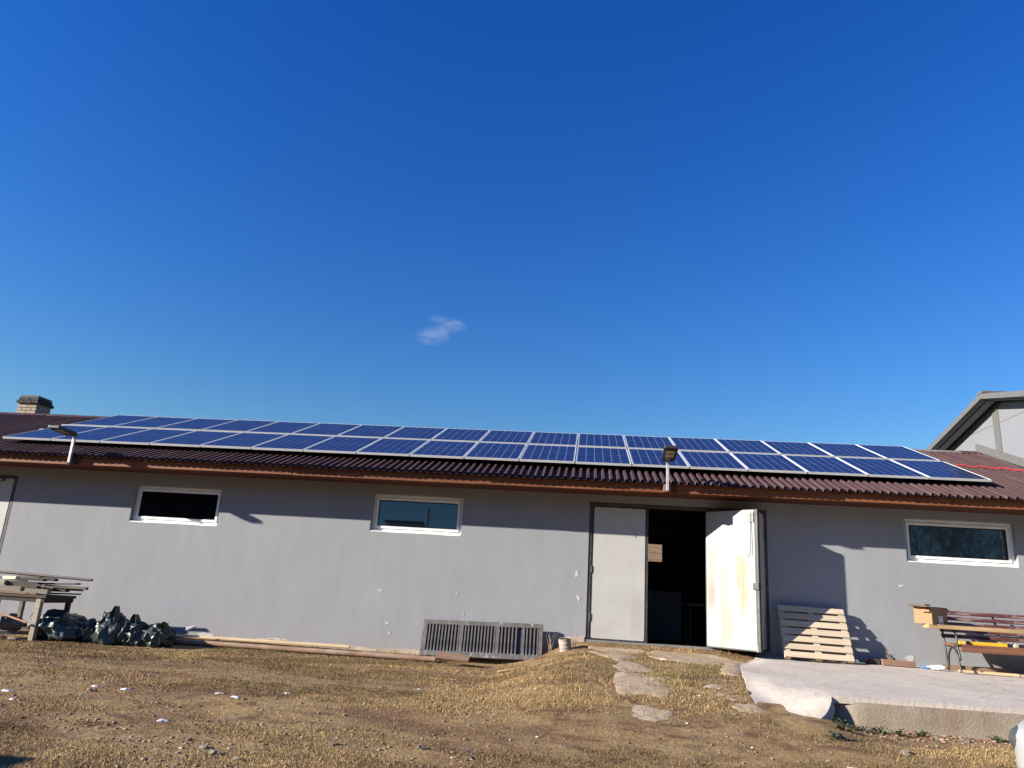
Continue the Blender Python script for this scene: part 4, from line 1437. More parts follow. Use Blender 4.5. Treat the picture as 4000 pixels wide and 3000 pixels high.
def flap(pts, name='flap'):
    a = [Vector(p) for p in pts]
    nn = (a[1] - a[0]).cross(a[2] - a[0]).normalized() * .004
    m = MB(); k = len(a)
    m.v = [tuple(p) for p in a] + [tuple(p - nn) for p in a]
    m.f = [tuple(range(k)), tuple(reversed(range(k, 2 * k)))] + [(i, (i + 1) % k, (i + 1) % k + k, i + k) for i in range(k)]
    mk(name, m.xf(BX), CARD, box)


flap([(-.002, 0.01, bh2), (-.002, bd - .01, bh2), (-.15, bd + .04, bh2 + .03), (-.16, -.02, bh2 - .005)])
flap([(-.004, .005, bh2 - .002), (-.004, bd * .55, bh2 - .002), (-.055, bd * .45, bh2 - .075), (-.05, .01, bh2 - .08)])
flap([(.01, bd, bh2), (bw - .01, bd, bh2), (bw - .02, bd + .13, bh2 + .03), (.02, bd + .13, bh2 + .04)])
flap([(bw, .01, bh2), (bw, bd - .01, bh2), (bw + .10, bd - .01, bh2 - .04), (bw + .11, .02, bh2 - .06)])
mk('packing_tape', MB().box(.16, .265, -.0035, -.001, .0, .125).xf(BX), TAPE, box)


def ring_print(cx_, cz_, r, a0, a1):
    m = MB(); k = 14
    for i in range(k + 1):
        t = math.radians(a0 + (a1 - a0) * i / k)
        for rr_ in (r, r * .72):
            m.v.append((cx_ + rr_ * math.cos(t), -.0045, cz_ + rr_ * math.sin(t)))
    for i in range(k):
        m.f.append((2 * i, 2 * i + 2, 2 * i + 3, 2 * i + 1))
    mk('tape_print', m.xf(BX), REDINK, box)


ring_print(.213, .118, .034, 180, 360)
ring_print(.213, .116, .014, 180, 340)
ring_print(.213, .006, .034, 0, 180)
ring_print(.213, .008, .014, 20, 200)
for i, (x, y) in enumerate(((.17, .2), (.36, .28))):
    p = BX @ Vector((x, y, bh2 + .005))
    mk('black_scrap', MB().tube([p + Vector((-.03, 0, 0)), p + Vector((-.01, 0, .025)), p + Vector((.02, .0, .03)), p + Vector((.03, .01, .012))], [.004, .012, .01, .003], 6), LAMPB,
       label=['small crumpled black scrap sticking up at the box middle', 'small black scrap sticking up at the right rim of the box'][i], cat='scrap')

lev = empty('spirit_level', (6.2, 13.02, -.24), 'yellow spirit level lying on the bench seat', 'level')
LM = T((5.83, 13.0, -.243), rz_=.03)
mk('rail', MB().box(0, .72, -.022, .022, 0, .05).xf(LM), YELLOW, lev, bevel=.003)
mk('band', MB().box(.10, .15, -.0235, .0235, -.0005, .0515).xf(LM), GASKET, lev)
mk('vial', MB().box(.06, .09, -.024, .024, .012, .04).xf(LM), CREAM, lev)
mk('end_cap', MB().box(.72, .74, -.024, .024, -.002, .052).xf(LM), GASKET, lev)
plank('wood_wedge', (6.42, 13.03, -.175), (6.54, 13.04, -.172), .05, .025, CREAM, 'small cream offcut lying on the yellow level', 'offcut', bevel=.002)
plank('wood_block', (6.66, 13.03, -.205), (6.72, 13.04, -.215), .04, .07, CREAM, 'small cream block on the seat right of the level', 'offcut', bevel=.003)

# things on the apron along the wall
AZ_ = lambda y: apron_plane(y)
plank('dark_brick', (4.56, 13.40, -.60), (4.765, 13.40, -.60), .10, .075, DARKWOOD, 'dark wooden block on the apron right of the pallet', 'block')
plank('brown_plank', (4.785, 13.34, -.598), (5.275, 13.31, -.603), .10, .088, BROWNWOOD, 'short thick grey brown plank on the apron by the wall', 'board')
plank('grey_plank', (5.72, 13.42, -.612), (6.75, 13.36, -.61), .06, .075, BROWNWOOD, 'grey brown board lying behind the bench legs', 'board')
plank('pale_stick', (5.80, 13.02, -.638), (6.62, 12.90, -.640), .05, .042, PALEWOOD, 'pale wooden batten lying under the bench', 'stick')
plank('pale_stick', (6.55, 12.92, -.64), (6.82, 12.86, -.643), .035, .03, PALEWOOD, 'short pale stick at the end of the batten under the bench', 'stick')
bo = empty('plastic_bottle', (5.52, 13.2, -.65), 'crushed clear plastic bottle lying on the apron left of the bench', 'bottle')
m = MB()
n = 14
bp = [(0, .004), (.004, .030), (.03, .036), (.06, .032), (.09, .038), (.13, .033), (.16, .037), (.19, .030), (.215, .014), (.235, .013)]
for s_, r in bp:
    for t in range(n):
        a = t / n * 6.2832
        rr_ = r * (1 + .16 * math.sin(3 * a + s_ * 40))
        m.v.append((s_, rr_ * math.cos(a), rr_ * math.sin(a)))
for i in range(len(bp) - 1):
    for t in range(n):
        m.f.append((i * n + t, i * n + (t + 1) % n, (i + 1) * n + (t + 1) % n, (i + 1) * n + t))
BMx = T((5.62, 13.05, -.614), rz_=math.radians(158))
mk('bottle_body', m.xf(BMx), CLEARP, bo, smooth=.6)
mk('cap', MB().tube([(.235, 0, 0), (.255, 0, 0)], .016, 12).xf(BMx), CLEARP, bo)


def crumple(cx_, cy_, cz_, rx, ry, rz2, seed, amp=.35, sub=3, freq=2.3, tips=(), flat=0.15, jit=0.0):
    """crumpled film: sphere with folded displacement; tips are (direction, reach, sharpness)"""
    bm = bmesh.new()
    bmesh.ops.create_icosphere(bm, subdivisions=sub, radius=1)
    off = Vector((seed * 3.1, seed * 1.7, seed * .9))
    for v in bm.verts:
        d = v.co.normalized()
        q = d * freq + off
        r = 1.0
        if jit:
            f1 = Vector((d.x * 2.3, d.y * 2.3, d.z * .9)) + off + Vector((mnoise.noise(q), mnoise.noise(q + Vector((5, 5, 5))), 0)) * .8
            r += amp * ((1 - abs(mnoise.noise(f1 * .62))) ** 2.2 - .5)
            f2 = Vector((d.x * 4.6, d.y * 4.6, d.z * 2.6)) + off * 2 + Vector((0, 0, mnoise.noise(q * 2)))
            r += amp * .2 * ((1 - abs(mnoise.noise(f2 * .8))) ** 3 - .38)
            r += amp * .55 * mnoise.noise(q * 1.1)
        else:
            dv, pv = mnoise.voronoi(q * 0.75)
            r += amp * (dv[1] - dv[0] - .35) * 1.1
            dv2, _ = mnoise.voronoi(q * 1.7 + Vector((4, 2, 1)))
            r += amp * .33 * (dv2[1] - dv2[0] - .3)
            r += amp * .25 * (abs(mnoise.noise(q * 2.6)) - .25)
        for td, reach, sharp in tips:
            c = max(0.0, d.dot(Vector(td).normalized()))
            r += reach * c ** sharp
        p = d * r
        if jit:
            cr_ = Vector((mnoise.noise(q * 2.2 + Vector((9, 0, 0))), mnoise.noise(q * 2.2 + Vector((0, 9, 0))), mnoise.noise(q * 2.2 + Vector((0, 0, 9)))))
            p += cr_ * jit
        if p.z < -1 + flat: p.z = -1 + flat + .02 * p.z
        v.co = Vector((cx_ + p.x * rx, cy_ + p.y * ry, cz_ + (p.z + 1 - flat) * rz2))
    m = MB()
    bm.verts.index_update()
    m.v = [tuple(v.co) for v in bm.verts]
    m.f = [tuple(v.index for v in f.verts) for f in bm.faces]
    bm.free()
    return m


mk('torn_wrapper', crumple(5.42, 13.25, -.655, .09, .04, .028, 3, .5, 3), BLUEP, smooth=.5, label='crumpled blue and white wrapper beside the bottle', cat='litter')

# ------------------------------------------------------------------ work table with scrap at the left edge
tab = empty('work_table', (-9.35, 12.8, -1.14), 'old work table with grey legs loaded with scrap boards', 'table')
tz = -.45
tm = MB().box(-9.86, -8.90, 12.38, 13.18, tz, tz + .045)
mk('table_top', tm, DARKWOOD, tab, bevel=.005)
for a in (12.40, 13.12):
    mk('apron_rail', MB().box(-9.8, -8.93, a, a + .04, tz - .07, tz - .002), DARKWOOD, tab, bevel=.004)
mk('apron_rail', MB().box(-8.985, -8.945, 12.44, 13.12, tz - .075, tz - .002), DARKWOOD, tab, bevel=.004)
for i, (x, y, mt_, w) in enumerate(((-9.03, 12.44, MOSSY, .085), (-8.975, 13.1, DARKWOOD, .07), (-9.76, 12.44, STEEL, .035), (-9.83, 13.1, OLDWOOD, .07))):
    mk('leg', MB().box(x - w / 2, x + w / 2, y - w / 2, y + w / 2, zg1(x, y) - .06, tz - .003), mt_, tab, bevel=.004)
mk('brace', MB().tube([(-9.05, 12.5, -.53), (-9.28, 12.62, -.78)], .006, 6).tube([(-9.04, 12.5, -.58), (-9.24, 12.62, -.82)], .006, 6), STEEL, tab)
mk('lower_rail', MB().box(-9.8, -9.0, 13.08, 13.12, -1.0, -.95), DARKWOOD, tab)

scrap = [  # x0, x1, y, z, w, h, tilt, material, label
    (-9.98, -9.08, 12.42, -.385, .10, .035, .00, BROWNWOOD, 'red brown board at the front edge of the work table'),
    (-9.95, -9.42, 12.46, -.325, .13, .075, .00, MOSSY, 'mossy pale block at the left of the scrap pile'),
    (-9.30, -8.93, 12.44, -.345, .14, .075, .01, MOSSY, 'pale thick offcut at the right front of the scrap pile'),
    (-9.55, -8.62, 12.85, -.375, .09, .025, -.03, DARKWOOD, 'dark thin lath lowest in the scrap pile, sticking out right'),
    (-9.60, -8.78, 12.75, -.32, .12, .05, -.02, DARKWOOD, 'dark board in the middle of the scrap pile'),
    (-9.45, -8.68, 12.95, -.30, .08, .035, -.01, OLDWOOD, 'grey board sticking out right at mid height of the pile'),
    (-9.40, -8.60, 13.02, -.265, .07, .045, .0, OLDWOOD, 'squared grey board end at the far right of the pile'),
    (-9.72, -9.15, 12.50, -.25, .12, .095, .0, DARKWOOD, 'thick dark timber block high in the scrap pile'),
    (-9.92, -9.70, 12.47, -.235, .11, .07, .02, MOSSY, 'cream coloured block end at the left of the pile'),
    (-9.16, -8.80, 12.46, -.262, .07, .02, .10, OLDWOOD, 'thin grey slat tilted on the pale offcut'),
    (-9.35, -8.62, 12.75, -.21, .12, .028, -.05, OLDWOOD, 'weathered grey board tapering right near the top of the pile'),
    (-9.60, -9.15, 12.60, -.165, .10, .035, .0, DARKWOOD, 'short dark board near the top of the pile'),
    (-9.72, -9.30, 12.72, -.135, .09, .05, .0, OLDWOOD, 'grey board just under the pipe'),
    (-9.80, -9.55, 12.5, -.155, .09, .05, -.03, CREAM, 'short white painted offcut on top of the pile'),
    (-9.35, -9.02, 12.7, -.145, .10, .045, .03, DARKWOOD, 'small dark offcut at the top right of the pile'),
]
for x0, x1, y, z, w, h, tl, mt_, lab in scrap:
    plank('scrap_board', (x0, y + rnd.uniform(-.03, .03), z + tl * (x1 - x0) * .5), (x1, y + rnd.uniform(-.05, .05), z - tl * (x1 - x0) * .5), w, h, mt_, lab, 'board', group='scrap boards on the work table', bevel=.003)
mk('long_pipe', MB().tube([(-10.9, 12.75, -.06), (-9.7, 12.8, -.083), (-8.46, 12.86, -.115)], .024, 12), PIPED, smooth=.7, label='long dull brown pipe on top of the scrap pile', cat='pipe')
mk('dark_rod', MB().tube([(-10.7, 12.7, -.12), (-9.9, 12.7, -.175), (-9.55, 12.72, -.19)], .015, 8), TRIMD, smooth=.7, label='dark bent rod lying at the left of the scrap pile', cat='rod')

mot = empty('electric_motor', (-9.45, 12.6, -1.0), 'grey electric motor with round grille under the work table', 'motor')
ax = Vector((.62, .74, -.08)).normalized()
c0 = Vector((-9.60, 12.33, -.875))
MMt = Matrix.Translation(c0) @ ax.to_track_quat('Z', 'Y').to_matrix().to_4x4()
m = MB(); n = 22
for r, z in ((.098, 0), (.105, .01), (.105, .07), (.11, .075), (.11, .30), (.10, .31), (.09, .34), (.03, .345), (.03, .42)):
    for t in range(n):
        a = t / n * 6.2832
        rr_ = r * (1 + (.035 if (t % 2 and .07 < z < .305) else 0))
        m.v.append((rr_ * math.cos(a), rr_ * math.sin(a), z))
for i in range(8):
    for t in range(n):
        m.f.append((i * n + t, i * n + (t + 1) % n, (i + 1) * n + (t + 1) % n, (i + 1) * n + t))
m.f.append(tuple(reversed(range(n)))); m.f.append(tuple(8 * n + t for t in range(n)))
mk('casing', m.xf(MMt), MOTOR, mot, smooth=.5)
g = MB()
for i in range(9):
    x = -.08 + i * .02
    h_ = math.sqrt(max(0, .093 ** 2 - x * x))
    g.box(x - .005, x + .005, -h_, h_, -.008, -.001)
rg = []
for t in range(29): rg.append((.096 * math.cos(t / 28 * 6.2832), .096 * math.sin(t / 28 * 6.2832), -.004))
g.tube(rg, .006, 6, False)
mk('grille', g.xf(MMt @ Matrix.Rotation(.3, 4, 'Z')), MOTORL, mot)
mk('terminal_box', MB().box(-.06, .06, -.045, .05, 0, .06).xf(T(c0 + ax * .19 + Vector((0, 0, .105)), rz_=.7)), MOTOR, mot, bevel=.006)
plank('motor_plank', (-9.9, 12.45, zg1(-9.6, 12.45) + .085), (-9.1, 12.72, zg1(-9.3, 12.7) + .09), .26, .05, OLDWOOD, 'pale weathered plank under the motor', 'board')
mk('tan_pipe', MB().tube([(-10.3, 12.28, -.55), (-9.1, 12.32, -.845)], .017, 10), COPPER, smooth=.7, label='tan copper-coloured pipe leaning across the motor', cat='pipe')
for i, (x, y, s, lab) in enumerate([(-9.75, 12.3, .10, 'flat pinkish stone at the left under the motor'), (-9.45, 12.25, .085, 'reddish stone in front of the motor plank'), (-9.18, 12.22, .07, 'small stone by the table leg'), (-9.95, 12.2, .09, 'grey stone at the left picture edge')]):
    mk('base_stone', crumple(x, y, zg1(x, y) - .01, s * 1.7, s, s * .55, 5 + i, .3, 2), RUSTP if i < 2 else STONE, label=lab, cat='stone')

# plastic bags
def bag(name_lab, parts, flaps=()):
    m = MB()
    for p in parts: 
        q = crumple(*p[:10], **p[10])
        m.add(q.v, q.f)
    o = mk('plastic_bag', m, BAG, smooth=3.2, label=name_lab, cat='bag', group='dark plastic bags at the foot of the wall')
    for (bx, by, bz), (ux, uy, uz), wd, bend in flaps:
        # loose film: a creased sheet that narrows towards its tip
        u_ = Vector((ux, uy, uz)); s_ = u_.cross(Vector((0, -1, .2))).normalized() * wd; nn = u_.cross(s_).normalized()
        fl_ = MB(); K = 9
        for i in range(K):
            for j in range(K):
                a, b = i / (K - 1), j / (K - 1) - .5
                p = Vector((bx, by, bz)) + u_ * a + s_ * b * (1 - .75 * a ** 1.4) + nn * (bend * a * a + .045 * math.cos(b * 9 + a * 2) + .03 * mnoise.noise(Vector((a * 4, b * 5, bx * 7))))
                fl_.v.append(tuple(p))
        for i in range(K - 1):
            for j in range(K - 1):
                k = i * K + j
                fl_.f.append((k, k + 1, k + K + 1, k + K))
        mk('bag_flap', fl_, BAG, o, smooth=1.0)
    return o


zb = lambda x: zg1(x, 12.85) - .01
BAGJ = 1
bag('big rounded dark plastic bag beside the table leg', [(-8.83, 12.80, zb(-8.83), .37, .30, .225, 1.3, .46, 5, 1.25, dict(jit=.10, tips=(((-.35, 0, .8), .15, 6), ((.7, -.5, -.45), .35, 8))))], [((-9.02, 12.55, -1.10), (.42, -.05, .05), .16, .05), ((-9.02, 12.75, -.90), (.2, -.02, .22), .2, .06)])
bag('low crumpled dark bag between the two taller ones', [(-8.28, 12.86, zb(-8.28), .21, .2, .165, 4.1, .46, 5, 1.3, dict(jit=.10, tips=(((-.1, 0, 1), .25, 8), ((-.8, -.5, -.3), .35, 9))))], [((-8.42, 12.68, -1.05), (.10, -.02, .22), .12, .04)])
bag('tall peaked dark plastic bag in the middle of the row', [(-7.95, 12.86, zb(-7.95), .25, .24, .245, 7.7, .46, 5, 1.2, dict(jit=.10, tips=(((-.45, 0, .8), .2, 8), ((.3, -.7, -.5), .3, 8))))], [((-7.86, 12.72, -.98), (.02, -.02, .47), .22, .03), ((-8.05, 12.66, -1.08), (-.05, -.03, .3), .16, .05)])
bag('dark plastic bag with a stiff upright fold, right of the peaked one', [(-7.52, 12.88, zb(-7.52), .23, .23, .20, 9.2, .46, 5, 1.3, dict(jit=.10, tips=(((.6, -.4, -.2), .25, 8),)))], [((-7.50, 12.80, -.90), (.01, .0, .28), .24, -.04), ((-7.62, 12.70, -1.06), (.08, -.02, .2), .14, .03)])
bag('low sagging dark plastic bag at the right end of the row', [(-7.14, 12.90, zb(-7.14), .27, .22, .175, 12.9, .46, 5, 1.3, dict(jit=.10, tips=(((.25, .1, .9), .35, 8), ((.95, 0, .3), .12, 12))))], [((-7.05, 12.82, -.98), (.12, .0, .26), .24, -.09)])
mk('paper_scrap', MB().add([(-6.86, 13.3, -.80), (-6.68, 13.33, -.76), (-6.74, 13.33, -.83), (-6.85, 13.3, -.86)], [(0, 1, 2, 3), (3, 2, 1, 0)]), TAPE, label='small white paper scrap behind the right bag', cat='litter')

# ------------------------------------------------------------------ grass, gravel, stones, snow
rs = np.random.RandomState(11)


def in_view(n, y0=4.9, y1=13.6):
    """random points on the part of the yard the camera can see, denser far away where they look smaller"""
    Y = y0 + (y1 - y0) * rs.rand(n)
    X = (-0.86 + 1.46 * rs.rand(n)) * Y - 0.2
    return X, Y


def on_apron(X, Y):
    ys = np.array([p[0] for p in apL][::-1]); xs = np.array([p[1] for p in apL][::-1])
    left = np.interp(Y, ys, xs)
    return ((X > left - .01) & (Y > 9.18)) | ((X > left) & (X < 2.74) & (Y > 8.5))


from mathutils.geometry import intersect_point_tri_2d


def in_poly(X, Y, poly):
    inside = np.zeros(len(X), bool)
    n = len(poly)
    j = n - 1
    for i in range(n):
        xi, yi = poly[i]; xj, yj = poly[j]
        c = ((yi > Y) != (yj > Y)) & (X < (xj - xi) * (Y - yi) / (yj - yi + 1e-12) + xi)
        inside ^= c
        j = i
    return inside


def dirt_mask(X, Y):
    """1 where bare stony earth, 0 where grass"""
    d = fbm(X * .55 + 3, Y * 1.0, 4, 21)
    stony = sm(10.5, 6.5, Y + .35 * np.maximum(X, -9)) if False else 0
    bias = 0.10 * (1 - sm(5.5, 8.5, Y + 0.25 * (X + 3))) + 0.06 * (1 - sm(-9, -4, X)) * (1 - sm(8, 11, Y))
    return sm(.54, .66, d + bias - .07 * sm(0.5, 2.0, X))


def blades(n, hmin, hmax, wid, colors, keep, name, label, lean=1.7, pts=None):
    X, Y = pts if pts is not None else in_view(n)
    k = keep(X, Y) > rs.rand(n)
    k &= ~on_apron(X, Y)
    for poly, lift, lab in slabs:
        k &= ~(in_poly(X, Y, poly) & (rs.rand(n) > .30))
    X, Y = X[k], Y[k]; n = len(X)
    Z = zg(X, Y)
    h = hmin + (hmax - hmin) * rs.rand(n) ** 1.6
    a = rs.rand(n) * 2 * np.pi
    la = rs.rand(n) * 2 * np.pi
    ll = h * lean * rs.rand(n)
    w = wid * (.6 + .8 * rs.rand(n)) * (.55 + Y / 16)
    v = np.zeros((n, 3, 3))
    v[:, 0] = np.stack([X - np.cos(a) * w, Y - np.sin(a) * w, Z - .006], 1)
    v[:, 1] = np.stack([X + np.cos(a) * w, Y + np.sin(a) * w, Z - .006], 1)
    v[:, 2] = np.stack([X + np.cos(la) * ll, Y + np.sin(la) * ll, Z + h], 1)
    me = bpy.data.meshes.new(name)
    me.vertices.add(3 * n); me.loops.add(3 * n); me.polygons.add(n)
    me.vertices.foreach_set('co', v.ravel())
    me.loops.foreach_set('vertex_index', np.arange(3 * n))
    me.polygons.foreach_set('loop_start', np.arange(n) * 3)
    me.polygons.foreach_set('loop_total', np.full(n, 3))
    me.update(calc_edges=True)
    col = colors(X, Y)
    ca = me.color_attributes.new('col', 'FLOAT_COLOR', 'POINT')
    c4 = np.ones((n, 3, 4)); c4[:, :, :3] = col[:, None, :]
    ca.data.foreach_set('color', c4.ravel())
    me.materials.append(GRASSM)
    o = bpy.data.objects.new(name, me)
    C.objects.link(o)
    tag(o, label, 'grass', kind='stuff')
    return n


GRASSM = colattr_mat('dry grass blade')


def straw(X, Y):
    n = len(X)
    t = rs.rand(n, 1)
    c = (1 - t) * np.array([.235, .150, .068]) + t * np.array([.455, .325, .150])
    dark = (rs.rand(n, 1) < .25)
    c = np.where(dark, c * .45, c)
    g = sm(.42, .62, fbm(X * .8, Y * 1.3, 3, 40))[:, None]
    c = c * (.60 + .55 * g)
    # greener along the foot of the wall and in the hollow by the slabs
    gr_ = np.maximum(sm(12.3, 13.1, Y) * (1 - sm(-1.2, -.2, X)) * .8, np.exp(-((X - 1.4) / .45) ** 2 - ((Y - 10.3) / 1.0) ** 2) * .8)
    gr_ = (gr_ * sm(.35, .6, fbm(X * 1.5, Y * 2, 3, 44)))[:, None]
    return c * (1 - gr_) + gr_ * (np.array([.115, .120, .028]) * (.6 + .8 * rs.rand(n, 1)))


blades(720000, .006, .027, .0034, straw, lambda X, Y: (1 - .86 * dirt_mask(X, Y)) * (.5 + .5 * sm(.3, .55, fbm(X * 2.2, Y * 3, 3, 33))), 'dry_grass', 'short dry yellow brown grass covering the yard')
blades(26000, .04, .10, .0035, straw, lambda X, Y: (sm(.55, .68, fbm(X * 1.3, Y * 1.8, 4, 52)) * .8 + sm(12.7, 13.2, Y) * .5) * (1 - dirt_mask(X, Y)), 'grass_tufts', 'longer grass tufts along the wall and slabs', 1.2)

bx_ = 26 + 60 * rs.rand(9000) ** 1.5
blades(9000, .25, .8, .03, lambda X, Y: np.array([.22, .165, .105]) * (.5 + .9 * rs.rand(len(X), 1)), lambda X, Y: np.ones(len(X)), 'dry_scrub', 'dry scrub on the slope seen through the back window', 1.0, ((.05 + .09 * rs.rand(9000)) * bx_, bx_))
# gravel and clods
ico_v = []
bmx = bmesh.new(); bmesh.ops.create_icosphere(bmx, subdivisions=1, radius=1)
bmx.verts.index_update()
icoV = np.array([v.co[:] for v in bmx.verts]); icoF = np.array([[v.index for v in f.verts] for f in bmx.faces])
bmx.free()


def pebbles(n, smin, smax, pw, keep, colors, name, label, sink=.35):
    X, Y = in_view(n)
    k = (keep(X, Y) > rs.rand(n)) & ~on_apron(X, Y)
    X, Y = X[k], Y[k]; n = len(X)
    s = smin + (smax - smin) * rs.rand(n) ** pw
    V = icoV[None] * (1 + .5 * (rs.rand(n, len(icoV), 1) - .5))
    a = rs.rand(n) * 6.283; ca, sa = np.cos(a), np.sin(a)
    sx = s * (.8 + .8 * rs.rand(n)); sy_ = s * (.7 + .5 * rs.rand(n)); sz = s * (.35 + .4 * rs.rand(n))
    x = V[:, :, 0] * sx[:, None]; y = V[:, :, 1] * sy_[:, None]; z = V[:, :, 2] * sz[:, None]
    P = np.stack([x * ca[:, None] - y * sa[:, None] + X[:, None], x * sa[:, None] + y * ca[:, None] + Y[:, None], z + (zg(X, Y) + sz * (1 - 2 * sink))[:, None]], 2)
    nv = len(icoV); nf = len(icoF)
    F = (icoF[None] + (np.arange(n) * nv)[:, None, None]).reshape(-1, 3)
    me = bpy.data.meshes.new(name)
    me.vertices.add(n * nv); me.loops.add(len(F) * 3); me.polygons.add(len(F))
    me.vertices.foreach_set('co', P.ravel())
    me.loops.foreach_set('vertex_index', F.ravel())
    me.polygons.foreach_set('loop_start', np.arange(len(F)) * 3)
    me.polygons.foreach_set('loop_total', np.full(len(F), 3))
    me.update(calc_edges=True)
    cc = colors(n)
    c4 = np.ones((n, nv, 4)); c4[:, :, :3] = cc[:, None, :]
    at = me.color_attributes.new('col', 'FLOAT_COLOR', 'POINT')
    at.data.foreach_set('color', c4.ravel())
    me.materials.append(STONEM)
    o = bpy.data.objects.new(name, me); C.objects.link(o)
    tag(o, label, 'gravel', kind='stuff')


STONEM = colattr_mat('gravel stone', .9)


def stonecol(n):
    pal_ = np.array([[.25, .185, .13], [.32, .255, .185], [.21, .15, .105], [.14, .09, .065], [.25, .165, .11]])
    return pal_[rs.choice(5, n, p=[.3, .16, .24, .18, .12])] * (.7 + .5 * rs.rand(n, 1))


def clodcol(n):
    pal_ = np.array([[.16, .10, .065], [.20, .13, .08], [.25, .175, .11]])
    return pal_[rs.randint(0, 3, n)] * (.6 + .6 * rs.rand(n, 1))


nearleft = lambda X, Y: (1 - sm(6.0, 8.8, Y + .28 * (X + 2)))
pebbles(30000, .004, .020, 3.0, lambda X, Y: .015 + .12 * dirt_mask(X, Y) + .7 * nearleft(X, Y) * sm(.35, .6, fbm(X * .9, Y * 1.3, 3, 80)), stonecol, 'gravel', 'small stones strewn over the bare earth of the yard')
pebbles(7000, .004, .012, 2.0, lambda X, Y: .05 + .5 * dirt_mask(X, Y), clodcol, 'soil_clods', 'crumbs of reddish brown earth between the grass', .45)
# rubble along the wall foot
def rub(X, Y): return sm(13.3, 13.5, Y) * ((X > -10.5) & (X < -.3)) * .8 * sm(.4, .6, fbm(X * 2, Y * 2, 3, 60))
pebbles(60000, .005, .022, 2.0, rub, lambda n: np.array([.36, .30, .22]) * (.6 + .6 * rs.rand(n, 1)), 'rubble', 'crumbled plaster and grit along the foot of the wall')


def llit(X, Y): return np.exp(-((Y - 9.02) / .14) ** 2) * ((X > 2.9) & (X < 5.2)) * 1.0
pebbles(40000, .008, .024, 1.5, llit, lambda n: np.array([[.22, .12, .09], [.30, .20, .15], [.14, .07, .055]])[rs.randint(0, 3, n)] * (.7 + .5 * rs.rand(n, 1)), 'leaf_litter', 'reddish dead leaves gathered below the kerb', .2)

for i, (x, y, s, lab) in enumerate([
        (-3.05, 6.55, .055, 'dark broken stone at the lower left foreground'), (-2.9, 6.42, .06, 'dark stone next to the broken one in the foreground'), (-5.2, 7.9, .035, 'small dark stone left of the snow specks'),
        (-4.4, 7.3, .035, 'flat stone casting a small shadow left'), (-4.2, 6.9, .04, 'stone half sunk in gravel at the left'), (-2.1, 7.0, .05, 'pale grey stone in the gravel centre left'),
        (-1.35, 7.1, .06, 'grey flat stone in the middle foreground'), (-2.65, 6.3, .05, 'stone at the bottom edge left of centre'), (-0.9, 6.9, .045, 'small stone in the grass centre bottom'),
        (1.65, 8.9, .04, 'pale stone in the grass below the doorstep'), (3.7, 8.95, .06, 'pale rubble stone at the kerb foot'), (3.95, 8.9, .07, 'flat pale rubble piece at the kerb foot'), (3.1, 8.2, .07, 'pale soil-coloured stone in the grass below the kerb')]):
    mk('field_stone', crumple(x, y, zg1(x, y) - .012, s * .95, s * .7, s * .42, 20 + i * 1.3, .8, 2, 1.6), STONE, label=lab, cat='stone')
for i, (x, y, rx, ry, lab) in enumerate([
        (-5.85, 7.85, .15, .05, 'long streak of old snow at the left picture edge'), (-5.25, 8.4, .07, .04, 'small snow patch second from the left'), (-4.88, 8.38, .10, .06, 'forked snow patch in the grass'),
        (-3.80, 7.25, .09, .07, 'rounded snow patch nearest the camera'), (-3.86, 8.45, .08, .05, 'snow speck left of the cluster in the middle'), (-3.62, 8.35, .09, .045, 'bright snow patch in the middle cluster'),
        (-3.18, 8.65, .06, .035, 'tiny snow patch right of the cluster'), (-1.9, 9.6, .07, .03, 'thin snow streak in the grass centre'), (-5.55, 7.55, .07, .03, 'dirty snow speck below the long streak')]):
    poly = blob(x, y, rx * .55, ry * .5, 30 + i * 2.2, 20, 1.1, rnd.uniform(-.3, .3))
    m = MB(); n = len(poly)
    zc_ = zg1(x, y)
    for px_, py_ in poly: m.v.append((px_, py_, zg1(px_, py_) - .004))
    for px_, py_ in poly:
        qx, qy = x + (px_ - x) * .7, y + (py_ - y) * .7
        m.v.append((qx, qy, zg1(qx, qy) + .010))
    m.v.append((x, y, zc_ + .012))
    m.f = [(j, (j + 1) % n, (j + 1) % n + n, j + n) for j in range(n)] + [(j + n, (j + 1) % n + n, 2 * n) for j in range(n)]
    mk('snow_patch', m, SNOW, smooth=3.2, label=lab, cat='snow')
for i, (x, y, lab) in enumerate([(-.5, 9.4, 'white pebble-like litter in the grass left of the slab'), (1.35, 9.35, 'tiny white litter right of the slab'), (1.1, 8.5, 'white speck of litter in the lower grass'), (1.62, 7.9, 'white scrap in the grass at lower right'), (-.38, 7.75, 'white scrap on bare earth at the centre bottom')]):
    mk('paper_bit', crumple(x, y, zg1(x, y) + .002, .018, .012, .008, 50 + i, .4, 2), TAPE, label=lab, cat='litter', group='white litter in the grass')
plank('thin_stick', (2.35, 7.55, zg1(2.35, 7.55) + .015), (2.62, 7.45, zg1(2.62, 7.45) + .015), .012, .01, PALEWOOD, 'thin pale stick lying in the grass at lower right', 'stick', bevel=0)

